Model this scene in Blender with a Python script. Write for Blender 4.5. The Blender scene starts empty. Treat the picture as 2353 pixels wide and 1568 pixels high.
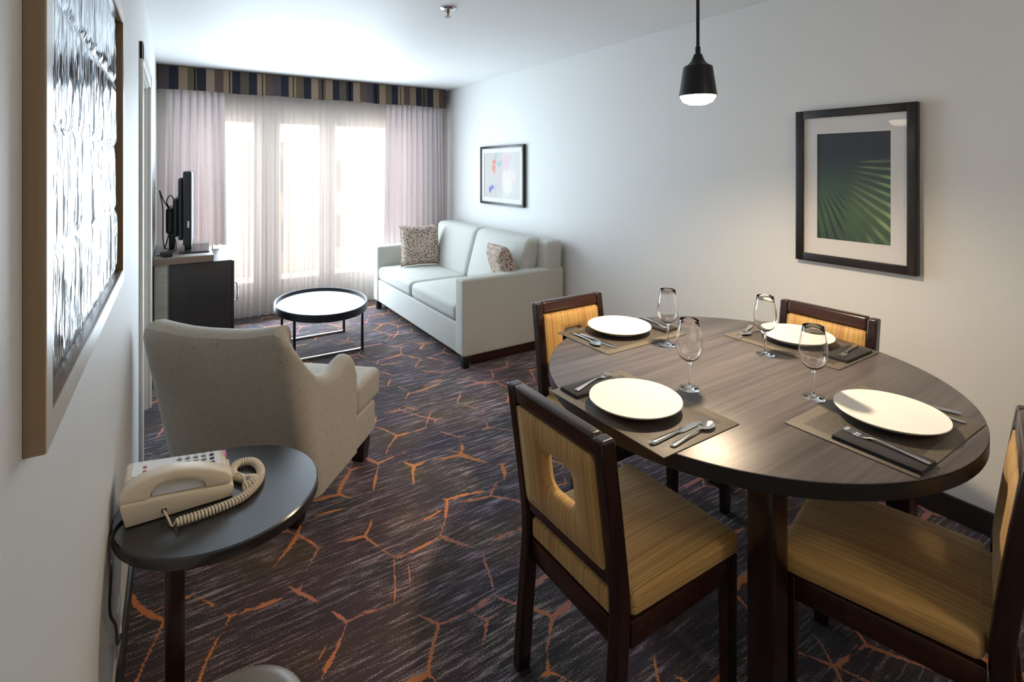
import bpy, bmesh, math, random
from mathutils import Vector, Matrix

random.seed(7)
S = bpy.context.scene
COL = S.collection
PI = math.pi

# ------------------------------------------------------------------ camera
FPX, HORIZON, EYE = 1190.0, 385.0, 1.5
YAW = math.atan(776.0 / FPX)                     # optical axis turned right of the room's long axis
cam_d = bpy.data.cameras.new('camera')
cam = bpy.data.objects.new('camera', cam_d)
COL.objects.link(cam)
cam.location = (0, 0, EYE)
cam.rotation_euler = (PI / 2, 0, -YAW)
cam_d.sensor_fit = 'HORIZONTAL'
cam_d.sensor_width = 36.0
cam_d.lens = 36.0 * FPX / 2353.0
cam_d.shift_y = (HORIZON - 784.0) / 2353.0
cam_d.clip_start = 0.01
cam_d.clip_end = 200
S.camera = cam

# ------------------------------------------------------------------ world, big lights, exposure
SKY_COL, SKY_STR = (0.98, 0.97, 0.98), 2.1
w = bpy.data.worlds.new('sky')
S.world = w
w.use_nodes = True
bgn = w.node_tree.nodes['Background']
bgn.inputs[0].default_value = (*SKY_COL, 1)
bgn.inputs[1].default_value = SKY_STR

XL, XR, YB, YF, ZC = -0.135, 2.78, 5.82, -2.6, 2.43   # room box
WX0, WX1, WZ1 = 0.0, 2.47, 2.13                      # patio door opening, widened behind the drapes to backlight them

pl = bpy.data.lights.new('window_portal', 'AREA')
pl.shape = 'RECTANGLE'
pl.size, pl.size_y = WX1 - WX0, WZ1
pl.cycles.is_portal = True
plo = bpy.data.objects.new('window_portal', pl)
COL.objects.link(plo)
plo.location = ((WX0 + WX1) / 2, YB + 0.16, WZ1 / 2)
plo.rotation_euler = (-PI / 2, 0, 0)

day = bpy.data.lights.new('window_fill', 'AREA')     # area lamp added before the sheer, stands in for daylight through the window
day.shape = 'RECTANGLE'
day.size, day.size_y = 1.66, 2.05
day.energy = 50
day.color = (0.70, 0.86, 1.0)
wfillo = bpy.data.objects.new('window_fill', day)
COL.objects.link(wfillo)
wfillo.location = (1.19, 5.56, 1.12)
wfillo.rotation_euler = (-PI / 2, 0, 0)

sun = bpy.data.lights.new('sun', 'SUN')
sun.energy = 5.0; sun.color = (1.0, 0.95, 0.88); sun.angle = 0.01
suno = bpy.data.objects.new('sun', sun)
COL.objects.link(suno)
suno.rotation_euler = (math.radians(16), 0, math.radians(8))   # shines over the roof onto the ground outside

S.view_settings.view_transform = 'Standard'
S.view_settings.look = 'None'
S.view_settings.gamma = 1.0
S.view_settings.use_curve_mapping = False
S.view_settings.exposure = 0.92
S.cycles.max_bounces = 9
S.cycles.diffuse_bounces = 5
S.cycles.glossy_bounces = 4
S.cycles.transmission_bounces = 10
S.cycles.transparent_max_bounces = 16
S.cycles.caustics_reflective = False
S.cycles.caustics_refractive = True
S.cycles.blur_glossy = 0.6
S.cycles.sample_clamp_indirect = 6
S.cycles.use_denoising = True

# ------------------------------------------------------------------ node helpers
class NT:
    def __init__(s, name):
        s.m = bpy.data.materials.new(name)
        s.m.use_nodes = True
        s.t = s.m.node_tree
        s.b = s.t.nodes['Principled BSDF']
        s.out = s.t.nodes['Material Output']
    def n(s, typ, ins=None, **props):
        nd = s.t.nodes.new(typ)
        for k, v in props.items():
            setattr(nd, k, v)
        for k, v in (ins or {}).items():
            s.put(nd.inputs[k], v)
        return nd
    def put(s, sock, v):
        if isinstance(v, bpy.types.NodeSocket):
            s.t.links.new(v, sock)
        else:
            if sock.type == 'RGBA' and hasattr(v, '__len__') and len(v) == 3:
                v = (*v, 1)
            sock.default_value = v
    def math(s, op, a, b=0.0, c=0.0, clamp=False):
        nd = s.n('ShaderNodeMath', {0: a, 1: b, 2: c}, operation=op)
        nd.use_clamp = clamp
        return nd.outputs[0]
    def vm(s, op, a, b=(0, 0, 0), out=0):
        return s.n('ShaderNodeVectorMath', {0: a, 1: b}, operation=op).outputs[out]
    def mix(s, f, a, b, blend='MIX'):
        nd = s.n('ShaderNodeMix', data_type='RGBA', blend_type=blend)
        s.put(nd.inputs[0], f); s.put(nd.inputs[6], a); s.put(nd.inputs[7], b)
        return nd.outputs[2]
    def ramp(s, f, stops, interp='LINEAR'):
        nd = s.n('ShaderNodeValToRGB', {0: f})
        cr = nd.color_ramp
        cr.interpolation = interp
        while len(cr.elements) < len(stops):
            cr.elements.new(0.5)
        for e, (p, c) in zip(cr.elements, stops):
            e.position = p
            e.color = (*c, 1) if hasattr(c, '__len__') else (c, c, c, 1)
        return nd.outputs[0]
    def noise(s, vec, scale=5, detail=3, rough=0.5, out=0):
        return s.n('ShaderNodeTexNoise', {'Vector': vec, 'Scale': scale, 'Detail': detail, 'Roughness': rough}).outputs[out]
    def obj(s):
        return s.n('ShaderNodeTexCoord').outputs['Object']
    def scaled(s, vec, sc, loc=(0, 0, 0), rot=(0, 0, 0)):
        return s.n('ShaderNodeMapping', {'Vector': vec, 'Scale': sc, 'Location': loc, 'Rotation': rot}).outputs[0]
    def sep(s, v):
        return s.n('ShaderNodeSeparateXYZ', {0: v}).outputs
    def bump(s, h, strength=0.2, dist=0.002):
        nd = s.n('ShaderNodeBump', {'Height': h, 'Strength': strength, 'Distance': dist})
        s.t.links.new(nd.outputs[0], s.b.inputs['Normal'])
    def base(s, c): s.put(s.b.inputs['Base Color'], c)
    def set(s, **k):
        for a, v in k.items():
            s.put(s.b.inputs[{'rough': 'Roughness', 'metal': 'Metallic', 'spec': 'Specular IOR Level', 'coat': 'Coat Weight', 'coatr': 'Coat Roughness', 'sheen': 'Sheen Weight', 'trans': 'Transmission Weight'}[a]], v)
        return s

def plain(name, col, rough=0.5, metal=0.0, spec=0.5, var=0.08, scale=12):
    t = NT(name)
    v = t.noise(t.obj(), scale, 4)
    t.base(t.mix(v, [c * (1 - var) for c in col], [min(1, c * (1 + var)) for c in col]))
    t.set(rough=rough, metal=metal, spec=spec)
    return t.m

def fabric(name, col, var=0.12, weave=500, bump=0.35, sheen=0.15, fleck=0.0, fleckcol=(0.2, 0.18, 0.15)):
    t = NT(name)
    o = t.obj()
    f = t.noise(o, weave, 2)
    g = t.noise(o, 9, 3)
    c = t.mix(f, [x * (1 - var) for x in col], [min(1, x * (1 + var)) for x in col])
    c = t.mix(t.math('MULTIPLY', g, 0.25), c, [x * 0.85 for x in col])
    if fleck > 0:
        k = t.ramp(t.noise(o, 75, 3, 0.7), [(0.55, 0.0), (0.66, 1.0)])
        c = t.mix(t.math('MULTIPLY', k, fleck), c, fleckcol)
    t.base(c)
    t.set(rough=0.9, spec=0.2, sheen=sheen)
    t.bump(f, bump, 0.001)
    return t.m

def wood(name, c1, c2, rough=0.35, axis=0, fine=60, spec=0.5, coat=0.0):
    t = NT(name)
    sc = [fine, fine, fine]
    sc[axis] = fine * 0.03
    o = t.obj()
    g = t.noise(t.scaled(o, sc), 1.0, 5, 0.65)
    g2 = t.noise(t.scaled(o, [x * 0.18 for x in sc]), 1.0, 3, 0.5)
    f = t.math('ADD', t.math('MULTIPLY', g, 0.6), t.math('MULTIPLY', g2, 0.4))
    t.base(t.ramp(f, [(0.36, c1), (0.62, c2)]))
    t.set(rough=rough, spec=spec, coat=coat)
    t.bump(g, 0.08, 0.001)
    return t.m

def thin_glass(name, tint=(1, 1, 1), ior=1.45, rough=0.0, gain=1.0):
    t = NT(name)
    tr = t.n('ShaderNodeBsdfTransparent', {0: tint})
    gl = t.n('ShaderNodeBsdfGlossy', {'Color': (1, 1, 1), 'Roughness': rough})
    gm = t.n('ShaderNodeNewGeometry')
    cs = t.math('ABSOLUTE', t.vm('DOT_PRODUCT', gm.outputs['Incoming'], gm.outputs['Normal'], out='Value'))
    f0 = ((ior - 1) / (ior + 1)) ** 2
    fr = t.math('ADD', f0, t.math('MULTIPLY', 1 - f0, t.math('POWER', t.math('SUBTRACT', 1.0, cs, clamp=True), 5.0)))
    if gain != 1.0:
        fr = t.math('MULTIPLY', fr, gain, clamp=True)
    mx = t.n('ShaderNodeMixShader', {0: fr, 1: tr.outputs[0], 2: gl.outputs[0]})
    t.t.links.new(mx.outputs[0], t.out.inputs[0])
    return t.m

# ------------------------------------------------------------------ materials
M = {}
def wall_mat(name, col):
    t = NT(name)
    o = t.obj()
    g = t.noise(o, 2.2, 2)
    t.base(t.mix(g, [c * 0.97 for c in col], col))
    t.set(rough=0.55, spec=0.35)
    t.bump(t.noise(o, 140, 3, 0.6), 0.22, 0.002)
    return t.m
M['wall'] = wall_mat('wall_paint', (0.74, 0.74, 0.725))
M['ceil'] = wall_mat('ceiling_paint', (0.8, 0.8, 0.8))
M['trim'] = plain('white_trim_paint', (0.72, 0.71, 0.67), 0.4, var=0.02)
M['darkbase'] = plain('dark_base_trim', (0.02, 0.016, 0.014), 0.45)
M['espresso'] = wood('espresso_wood', (0.008, 0.0032, 0.0025), (0.026, 0.008, 0.0045), 0.28, 2, 45, 0.5, 0.3)
M['espresso_x'] = wood('espresso_wood_rail', (0.010, 0.0035, 0.0025), (0.05, 0.014, 0.006), 0.28, 0, 45, 0.5, 0.3)
M['tabletop'] = wood('grey_brown_table_top', (0.055, 0.048, 0.049), (0.13, 0.115, 0.115), 0.36, 0, 55, 0.5)
M['black'] = plain('black_laminate', (0.012, 0.011, 0.012), 0.4)
M['blacktop'] = plain('black_table_top', (0.022, 0.022, 0.025), 0.27, spec=0.8)
M['blackmetal'] = plain('black_metal', (0.012, 0.012, 0.016), 0.35, metal=0.3)
M['blackplastic'] = plain('black_plastic', (0.01, 0.011, 0.014), 0.35)
M['steel'] = plain('cutlery_steel', (0.72, 0.71, 0.69), 0.16, metal=1.0, var=0.03)
M['chrome'] = plain('chrome', (0.7, 0.7, 0.7), 0.12, metal=1.0, var=0.02)
M['plate'] = plain('white_glazed_ceramic', (0.82, 0.8, 0.77), 0.22, var=0.015)
M['sofa'] = fabric('pale_sofa_cloth', (0.53, 0.53, 0.49), 0.10)
M['arm'] = fabric('oatmeal_armchair_cloth', (0.45, 0.415, 0.355), 0.2, 380, 0.5, fleck=0.4, fleckcol=(0.22, 0.19, 0.15))
M['greywood'] = wood('grey_laminate_wood', (0.36, 0.33, 0.29), (0.46, 0.43, 0.39), 0.35, 0, 60)
M['edgewood'] = wood('brown_wood_edge', (0.20, 0.14, 0.10), (0.27, 0.19, 0.135), 0.4, 0, 60)
M['cabwood'] = wood('charcoal_cabinet_wood', (0.022, 0.019, 0.018), (0.036, 0.03, 0.029), 0.38, 2, 45)
M['framewood'] = wood('tan_frame_wood', (0.25, 0.165, 0.095), (0.34, 0.235, 0.14), 0.3, 2, 50)
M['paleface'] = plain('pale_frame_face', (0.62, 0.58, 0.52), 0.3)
M['pictureframe'] = plain('black_picture_frame', (0.012, 0.009, 0.009), 0.35)
M['matboard'] = plain('white_mat_board', (0.70, 0.68, 0.67), 0.9, var=0.01)
M['glass'] = thin_glass('clear_glass')
M['picglass'] = thin_glass('picture_glass', (0.99, 0.99, 0.99), 1.45, 0.0, 0.14)
def real_glass():
    t = NT('wine_glass')
    gl = t.n('ShaderNodeBsdfGlass', {'Color': (1, 1, 1), 'Roughness': 0.0, 'IOR': 1.48})
    t.t.links.new(gl.outputs[0], t.out.inputs[0])
    return t.m
M['wineglass'] = real_glass()
M['cream'] = plain('cream_plastic', (0.80, 0.70, 0.55), 0.38, var=0.03)
M['phonewhite'] = plain('white_face_card', (0.8, 0.8, 0.82), 0.5, var=0.01)
M['keygrey'] = plain('grey_key_plastic', (0.22, 0.23, 0.24), 0.5)
M['keydark'] = plain('dark_print', (0.03, 0.03, 0.04), 0.6)
M['pink'] = plain('pink_message_lamp', (0.75, 0.28, 0.55), 0.3)
M['red'] = plain('red_key', (0.5, 0.1, 0.12), 0.5)
M['napkin'] = fabric('charcoal_napkin', (0.02, 0.019, 0.02), 0.3, 300)
M['binmetal'] = plain('grey_bin_metal', (0.33, 0.32, 0.31), 0.35, metal=0.4)
M['outlet'] = plain('white_outlet_plastic', (0.72, 0.7, 0.66), 0.4, var=0.02)
M['concrete'] = plain('pale_concrete', (0.68, 0.66, 0.62), 0.8)
M['stucco'] = plain('tan_stucco', (0.42, 0.36, 0.29), 0.9)
M['fill'] = plain('dark_gap', (0.02, 0.02, 0.02), 0.8)

def carpet():
    t = NT('patterned_carpet')
    o = t.obj()
    warp = t.vm('SCALE', t.vm('SUBTRACT', t.noise(o, 1.7, 1, out=1), (0.5, 0.5, 0.5)))
    warp.node.inputs['Scale'].default_value = 0.24
    jit = t.vm('SCALE', t.vm('SUBTRACT', t.noise(t.scaled(o, (0.6, 2.2, 1)), 70, 2, out=1), (0.5, 0.5, 0.5)))
    jit.node.inputs['Scale'].default_value = 0.022
    p = t.vm('ADD', t.vm('ADD', o, warp), jit)
    def hexedge(offset, size):
        # honeycomb with one family of edges along X; returns distance to the nearest edge (fraction of a cell)
        q = t.scaled(p, (1 / size, 1 / size, 0), offset)
        x, y, _ = t.sep(q)
        def wrap(v, r, h):
            return t.math('SUBTRACT', t.math('SUBTRACT', v, t.math('MULTIPLY', t.math('FLOOR', t.math('DIVIDE', v, r)), r)), h)
        ax, ay = wrap(x, 1.7320508, 0.8660254), wrap(y, 1.0, 0.5)
        bx, by = wrap(t.math('SUBTRACT', x, 0.8660254), 1.7320508, 0.8660254), wrap(t.math('SUBTRACT', y, 0.5), 1.0, 0.5)
        da = t.math('ADD', t.math('MULTIPLY', ax, ax), t.math('MULTIPLY', ay, ay))
        db = t.math('ADD', t.math('MULTIPLY', bx, bx), t.math('MULTIPLY', by, by))
        pick = t.math('LESS_THAN', da, db)
        def sel(a, b):
            return t.math('ADD', t.math('MULTIPLY', a, pick), t.math('MULTIPLY', b, t.math('SUBTRACT', 1.0, pick)))
        gx, gy = t.math('ABSOLUTE', sel(ax, bx)), t.math('ABSOLUTE', sel(ay, by))
        d1 = t.math('ADD', t.math('MULTIPLY', gx, 0.8660254), t.math('MULTIPLY', gy, 0.5))
        return t.math('SUBTRACT', 0.5, t.math('MAXIMUM', d1, gy)), t.math('GREATER_THAN', gy, d1)
    e1, isx = hexedge((0.12, 0.31, 0), 0.34)
    brk = t.noise(o, 5.2, 2, 0.6)
    wid = t.math('MULTIPLY', t.ramp(brk, [(0.44, 0.0), (0.53, 0.5), (0.66, 1.0)]), t.math('ADD', 0.026, t.math('MULTIPLY', isx, 0.012)))
    l1 = t.math('LESS_THAN', e1, wid)
    e2, isx2 = hexedge((0.62, 0.05, 0), 0.52)
    brk2 = t.noise(t.scaled(o, (1, 1, 1), (4, 7, 0)), 3.0, 2, 0.6)
    l2 = t.math('LESS_THAN', e2, t.math('MULTIPLY', t.ramp(brk2, [(0.50, 0.0), (0.62, 1.0)]), 0.016))
    line = t.math('MAXIMUM', l1, l2)
    # fine broken streaks along X
    st = t.noise(t.scaled(o, (5.5, 62, 1)), 1.0, 3, 0.75)
    gr = t.noise(o, 330, 2, 0.7)
    zone = t.noise(t.scaled(o, (1.0, 1.4, 1)), 1.6, 2)
    thr = t.math('MULTIPLY', t.math('ADD', st, t.math('MULTIPLY', t.math('SUBTRACT', gr, 0.5), 1.0)), t.math('ADD', 0.72, t.math('MULTIPLY', zone, 0.5)))
    sm = t.ramp(thr, [(0.575, 0.0), (0.64, 1.0)])
    patch = t.noise(o, 2.6, 2)
    dark = t.ramp(patch, [(0.36, (0.046, 0.044, 0.046)), (0.5, (0.074, 0.046, 0.060)), (0.64, (0.090, 0.062, 0.038))])
    dark = t.mix(gr, t.mix(0.45, dark, (0, 0, 0)), dark)
    light = t.ramp(t.noise(o, 3.3, 1), [(0.4, (0.42, 0.33, 0.40)), (0.6, (0.50, 0.38, 0.36))])
    c = t.mix(sm, dark, light)
    orange = t.ramp(t.noise(t.scaled(o, (1, 1, 1), (9, 3, 0)), 1.4, 2), [(0.36, (0.50, 0.20, 0.16)), (0.55, (0.66, 0.22, 0.06)), (0.7, (0.72, 0.27, 0.07))])
    lc = t.mix(t.math('MULTIPLY', t.ramp(gr, [(0.5, 0.0), (0.72, 1.0)]), 0.5), orange, dark)
    c = t.mix(line, c, lc)
    t.base(c)
    t.set(rough=0.95, spec=0.15, sheen=0.1)
    t.bump(gr, 0.6, 0.004)
    return t.m
M['carpet'] = carpet()

def valance_mat():
    t = NT('striped_valance_cloth')
    x = t.sep(t.obj())[0]
    f = t.math('FRACT', t.math('MULTIPLY', t.math('ADD', x, 0.4), 1 / 0.93))
    cols = [(0.10, 0.082, 0.06), (0.022, 0.023, 0.033), (0.30, 0.215, 0.145), (0.115, 0.078, 0.06), (0.085, 0.07, 0.072), (0.025, 0.025, 0.04),
            (0.29, 0.21, 0.135), (0.12, 0.098, 0.06), (0.022, 0.023, 0.034), (0.31, 0.225, 0.16), (0.11, 0.075, 0.062), (0.27, 0.195, 0.13), (0.024, 0.025, 0.036)]
    n = len(cols)
    cols = [[v * 0.72 for v in c] for c in cols]
    t.base(t.ramp(f, [(i / n, c) for i, c in enumerate(cols)], 'CONSTANT'))
    t.set(rough=0.85, spec=0.2)
    t.bump(t.noise(t.obj(), 400, 2), 0.3, 0.001)
    return t.m
M['valance'] = valance_mat()
def drape_mat():
    t = NT('lilac_grey_drape_cloth')
    f = t.noise(t.obj(), 420, 2)
    c = t.mix(f, (0.74, 0.69, 0.70), (0.84, 0.78, 0.80))
    t.base(c); t.set(rough=0.9, spec=0.15, sheen=0.1)
    tl = t.n('ShaderNodeBsdfTranslucent', {0: (0.78, 0.72, 0.74, 1)})
    mx = t.n('ShaderNodeMixShader', {0: 0.3, 1: t.b.outputs[0], 2: tl.outputs[0]})
    t.t.links.new(mx.outputs[0], t.out.inputs[0])
    return t.m
M['drape'] = drape_mat()

def sheer():
    t = NT('sheer_white_voile')
    tr = t.n('ShaderNodeBsdfTransparent', {0: (1, 1, 1)})
    tl = t.n('ShaderNodeBsdfTranslucent', {0: (0.80, 0.76, 0.74)})
    df = t.n('ShaderNodeBsdfDiffuse', {0: (0.80, 0.77, 0.76)})
    a = t.n('ShaderNodeMixShader', {0: 0.40, 1: tl.outputs[0], 2: df.outputs[0]})
    b = t.n('ShaderNodeMixShader', {0: 0.86, 1: tr.outputs[0], 2: a.outputs[0]})
    t.t.links.new(b.outputs[0], t.out.inputs[0])
    return t.m
M['sheer'] = sheer()

def stripe_fabric():
    t = NT('gold_striped_chair_cloth')
    o = t.obj()
    nx = t.sep(t.n('ShaderNodeTexCoord').outputs['Normal'])[0]
    x, y, z = t.sep(o)
    side = t.n('ShaderNodeMapRange', {0: t.math('ABSOLUTE', nx), 1: 0.55, 2: 0.95}).outputs[0]
    c = t.math('ADD', x, t.math('MULTIPLY', t.math('MULTIPLY', side, t.math('SUBTRACT', z, 0.43)), 1.4))
    cv = t.n('ShaderNodeCombineXYZ', {0: c}).outputs[0]
    a = t.noise(t.scaled(cv, (150, 1, 1)), 1.0, 3, 0.7)
    b = t.noise(t.scaled(cv, (21, 1, 1), (3, 0, 0)), 1.0, 2, 0.5)
    col = t.ramp(a, [(0.30, (0.20, 0.115, 0.036)), (0.45, (0.46, 0.27, 0.085)), (0.6, (0.62, 0.39, 0.13)), (0.72, (0.70, 0.48, 0.21))])
    col = t.mix(t.math('MULTIPLY', t.ramp(b, [(0.54, 0.0), (0.66, 1.0)]), 0.55), col, (0.34, 0.10, 0.045))
    col = t.mix(t.math('MULTIPLY', t.ramp(b, [(0.30, 1.0), (0.42, 0.0)]), 0.5), col, (0.24, 0.18, 0.045))
    t.base(col)
    t.set(rough=0.6, spec=0.35, sheen=0.2)
    t.bump(a, 0.35, 0.001)
    return t.m
M['stripe'] = stripe_fabric()

def dotted():
    t = NT('dotted_cushion_cloth')
    o = t.obj()
    v = t.n('ShaderNodeTexVoronoi', {'Vector': t.scaled(o, (54, 54, 54)), 'Scale': 1.0, 'Randomness': 0.8})
    d = t.math('LESS_THAN', v.outputs[0], 0.36)
    hue = t.ramp(t.sep(v.outputs[1])[0], [(0.0, (0.05, 0.035, 0.05)), (0.45, (0.14, 0.05, 0.05)), (0.7, (0.06, 0.06, 0.09)), (0.88, (0.35, 0.22, 0.06))], 'CONSTANT')
    t.base(t.mix(d, (0.48, 0.38, 0.31), hue))
    t.set(rough=0.9, spec=0.15)
    return t.m
M['dots'] = dotted()
M['cushback'] = fabric('white_cushion_cloth', (0.66, 0.64, 0.66), 0.06)

def placemat():
    t = NT('woven_placemat')
    o = t.obj()
    x, y, z = t.sep(o)
    wv = t.noise(t.scaled(o, (420, 60, 1)), 1.0, 2)
    wv2 = t.noise(t.scaled(o, (60, 420, 1)), 1.0, 2)
    f = t.math('ADD', t.math('MULTIPLY', wv, 0.5), t.math('MULTIPLY', wv2, 0.5))
    c = t.ramp(f, [(0.36, (0.035, 0.029, 0.024)), (0.64, (0.095, 0.08, 0.066))])
    band = t.math('GREATER_THAN', t.math('ABSOLUTE', x), 0.205)
    band2 = t.math('GREATER_THAN', t.math('ABSOLUTE', y), 0.128)
    c = t.mix(t.math('MULTIPLY', t.math('MAXIMUM', band, band2), 0.4), c, (0.19, 0.17, 0.13))
    t.base(c)
    t.set(rough=0.5, spec=0.45)
    t.bump(f, 0.3, 0.001)
    return t.m
M['mat'] = placemat()

def field_print():
    t = NT('green_rows_print')
    o = t.obj()
    x, y, z = t.sep(o)                          # print lies in local x (right), z (up)
    dx = t.math('ADD', x, 0.20)
    dz = t.math('SUBTRACT', z, 0.12)
    ang = t.math('ARCTAN2', dz, dx)
    rad = t.math('SQRT', t.math('ADD', t.math('MULTIPLY', dx, dx), t.math('MULTIPLY', dz, dz)))
    wob = t.math('MULTIPLY', t.noise(o, 9, 2), 0.025)
    ln = t.math('SINE', t.math('MULTIPLY', t.math('ADD', ang, wob), 60.0))
    lines = t.ramp(t.math('ADD', t.math('MULTIPLY', ln, 0.5), 0.5), [(0.5, 0.0), (0.95, 1.0)])
    sel = t.ramp(t.noise(t.scaled(o, (1, 1, 1)), 5.5, 1), [(0.40, 0.1), (0.6, 1.0)])
    far = t.ramp(rad, [(0.12, 0.0), (0.26, 1.0)])
    lower = t.ramp(t.math('ADD', t.math('MULTIPLY', z, 1.6), 0.5), [(0.0, (0.022, 0.060, 0.040)), (0.3, (0.055, 0.125, 0.045)), (0.5, (0.035, 0.085, 0.055)), (0.66, (0.018, 0.04, 0.04)), (0.76, (0.012, 0.018, 0.035)), (1.0, (0.014, 0.018, 0.04))])
    mott = t.mix(t.math('MULTIPLY', t.noise(o, 14, 4), 0.4), lower, (0.05, 0.07, 0.06))
    k = t.math('MULTIPLY', t.math('MULTIPLY', lines, far), sel)
    k = t.math('MULTIPLY', k, t.ramp(z, [(0.0, 1.0), (0.11, 0.9), (0.15, 0.0)]))
    lit = t.mix(t.ramp(dx, [(0.15, 0.0), (0.38, 1.0)]), (0.010, 0.024, 0.022), (0.36, 0.45, 0.22))
    t.base(t.mix(k, mott, lit))
    t.set(rough=0.5)
    return t.m
M['fieldprint'] = field_print()

def wash_print():
    t = NT('pastel_wash_print')
    o = t.obj()
    c = (0.50, 0.47, 0.44)
    nz = t.vm('SCALE', t.vm('SUBTRACT', t.noise(o, 9, 3, out=1), (0.5, 0.5, 0.5)))
    nz.node.inputs['Scale'].default_value = 0.16
    p = t.vm('ADD', o, nz)
    for (x, z, r, colr, k) in ((-0.12, 0.15, 0.055, (0.66, 0.17, 0.10), 0.95), (-0.15, 0.07, 0.055, (0.64, 0.20, 0.14), 0.85), (-0.04, 0.12, 0.05, (0.18, 0.42, 0.50), 0.85),
                              (-0.10, 0.21, 0.06, (0.28, 0.45, 0.40), 0.7), (0.08, 0.14, 0.09, (0.58, 0.33, 0.42), 0.7), (0.06, 0.02, 0.05, (0.80, 0.50, 0.46), 0.5),
                              (-0.20, -0.14, 0.05, (0.07, 0.10, 0.40), 0.95), (-0.11, -0.12, 0.055, (0.36, 0.42, 0.62), 0.6), (-0.17, -0.04, 0.04, (0.40, 0.55, 0.52), 0.6),
                              (0.10, -0.10, 0.12, (0.72, 0.70, 0.56), 0.5), (0.0, -0.22, 0.07, (0.50, 0.58, 0.48), 0.4), (0.18, 0.0, 0.1, (0.74, 0.60, 0.66), 0.4)):
        d = t.vm('LENGTH', t.vm('MULTIPLY', t.vm('SUBTRACT', p, (x, 0, z)), (1, 0, 1)), out='Value')
        f = t.ramp(t.math('DIVIDE', d, r), [(0.45, k), (1.0, 0.0)])
        c = t.mix(f, c, colr)
    t.base(c)
    t.set(rough=0.6)
    return t.m
M['washprint'] = wash_print()

def ripple():
    t = NT('rippled_mirror_glass')
    o = t.obj()
    s1 = t.noise(t.scaled(o, (30, 55, 8)), 1.0, 2, 0.5)
    t.base((0.50, 0.53, 0.57))
    t.set(metal=1.0, rough=0.10)
    t.bump(s1, 0.8, 0.014)
    return t.m
M['ripple'] = ripple()

def emit(name, col, st):
    t = NT(name)
    t.base(col)
    t.put(t.b.inputs['Emission Color'], col)
    t.b.inputs['Emission Strength'].default_value = st
    return t.m
M['bulb'] = emit('lit_lamp_glass', (1.0, 0.80, 0.55), 14.0)
M['assumed_bulb'] = emit('assumed_lamp_glass', (1.0, 0.82, 0.6), 6.0)  # glow of the assumed, unseen ceiling lamp

# ------------------------------------------------------------------ object helpers
def prop(o, label=None, cat=None, group=None, kind=None):
    if label: o['label'] = label
    if cat: o['category'] = cat
    if group: o['group'] = group
    if kind: o['kind'] = kind
    return o

def thing(name, label, cat, loc=(0, 0, 0), rz=0.0, group=None):
    o = bpy.data.objects.new(name, None)
    o.empty_display_size = 0.1
    COL.objects.link(o)
    o.location = loc
    o.rotation_euler = (0, 0, rz)
    return prop(o, label, cat, group)

def build(name, bm, mat, parent=None, smooth=True, label=None, loc=None, rot=None, angle=40):
    me = bpy.data.meshes.new(name)
    bmesh.ops.recalc_face_normals(bm, faces=bm.faces[:])
    if smooth:
        lim = math.radians(angle)
        for f in bm.faces: f.smooth = True
        for e in bm.edges:
            if len(e.link_faces) == 2 and e.calc_face_angle(0) > lim:
                e.smooth = False
    bm.to_mesh(me)
    bm.free()
    mats = mat if isinstance(mat, (list, tuple)) else [mat]
    for x in mats: me.materials.append(x)
    o = bpy.data.objects.new(name, me)
    COL.objects.link(o)
    if parent: o.parent = parent
    if loc: o.location = loc
    if rot: o.rotation_euler = rot
    if label: o['label'] = label
    return o

def struct(name, bm, mat, smooth=False, parent=None):
    o = build(name, bm, mat, parent, smooth)
    o['kind'] = 'structure'
    return o

def NB(): return bmesh.new()

def box(bm, x0, x1, y0, y1, z0, z1):
    vs = [bm.verts.new((x, y, z)) for x in (x0, x1) for y in (y0, y1) for z in (z0, z1)]
    for f in ((0, 1, 3, 2), (4, 6, 7, 5), (0, 4, 5, 1), (2, 3, 7, 6), (0, 2, 6, 4), (1, 5, 7, 3)):
        bm.faces.new([vs[i] for i in f])
    return vs

def rbox(bm, x0, x1, y0, y1, z0, z1, r=0.01, n=3, crown=0.0, fn=None, mid=2):
    """rounded box; crown bulges the +z face, fn deforms each point"""
    c = Vector(((x0 + x1) / 2, (y0 + y1) / 2, (z0 + z1) / 2))
    h = Vector((abs(x1 - x0) / 2, abs(y1 - y0) / 2, abs(z1 - z0) / 2))
    r = min(r, h.x, h.y, h.z)
    def coords(hh):
        a = [hh - r + r * math.tan(PI / 4 * i / n) for i in range(n + 1)]
        inner = [(-1 + 2 * i / (mid + 1)) * (hh - r) for i in range(1, mid + 1)]
        return [-v for v in reversed(a)] + inner + a
    X, Y, Z = coords(h.x), coords(h.y), coords(h.z)
    cache = {}
    def vert(x, y, z):
        key = (round(x, 7), round(y, 7), round(z, 7))
        if key in cache: return cache[key]
        p = Vector((x, y, z))
        i = Vector([max(-(hh - r), min(hh - r, v)) for v, hh in zip(p, h)])
        d = p - i
        if d.length > 1e-9: p = i + d.normalized() * r
        if crown and z > 0:
            u, v = p.x / h.x, p.y / h.y
            p.z += crown * max(0, 1 - u * u) * max(0, 1 - v * v) * (p.z / h.z)
        p = p + c
        if fn: p = fn(p)
        cache[key] = bm.verts.new(p)
        return cache[key]
    def face(A, B, mk):
        for i in range(len(A) - 1):
            for j in range(len(B) - 1):
                q = [mk(A[i], B[j]), mk(A[i + 1], B[j]), mk(A[i + 1], B[j + 1]), mk(A[i], B[j + 1])]
                u = []
                for v in q:
                    if v not in u: u.append(v)
                if len(u) > 2:
                    try: bm.faces.new(u)
                    except ValueError: pass
    for s in (-1, 1):
        face(X, Y, lambda a, b: vert(a, b, s * h.z))
        face(X, Z, lambda a, b: vert(a, s * h.y, b))
        face(Y, Z, lambda a, b: vert(s * h.x, a, b))

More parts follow.
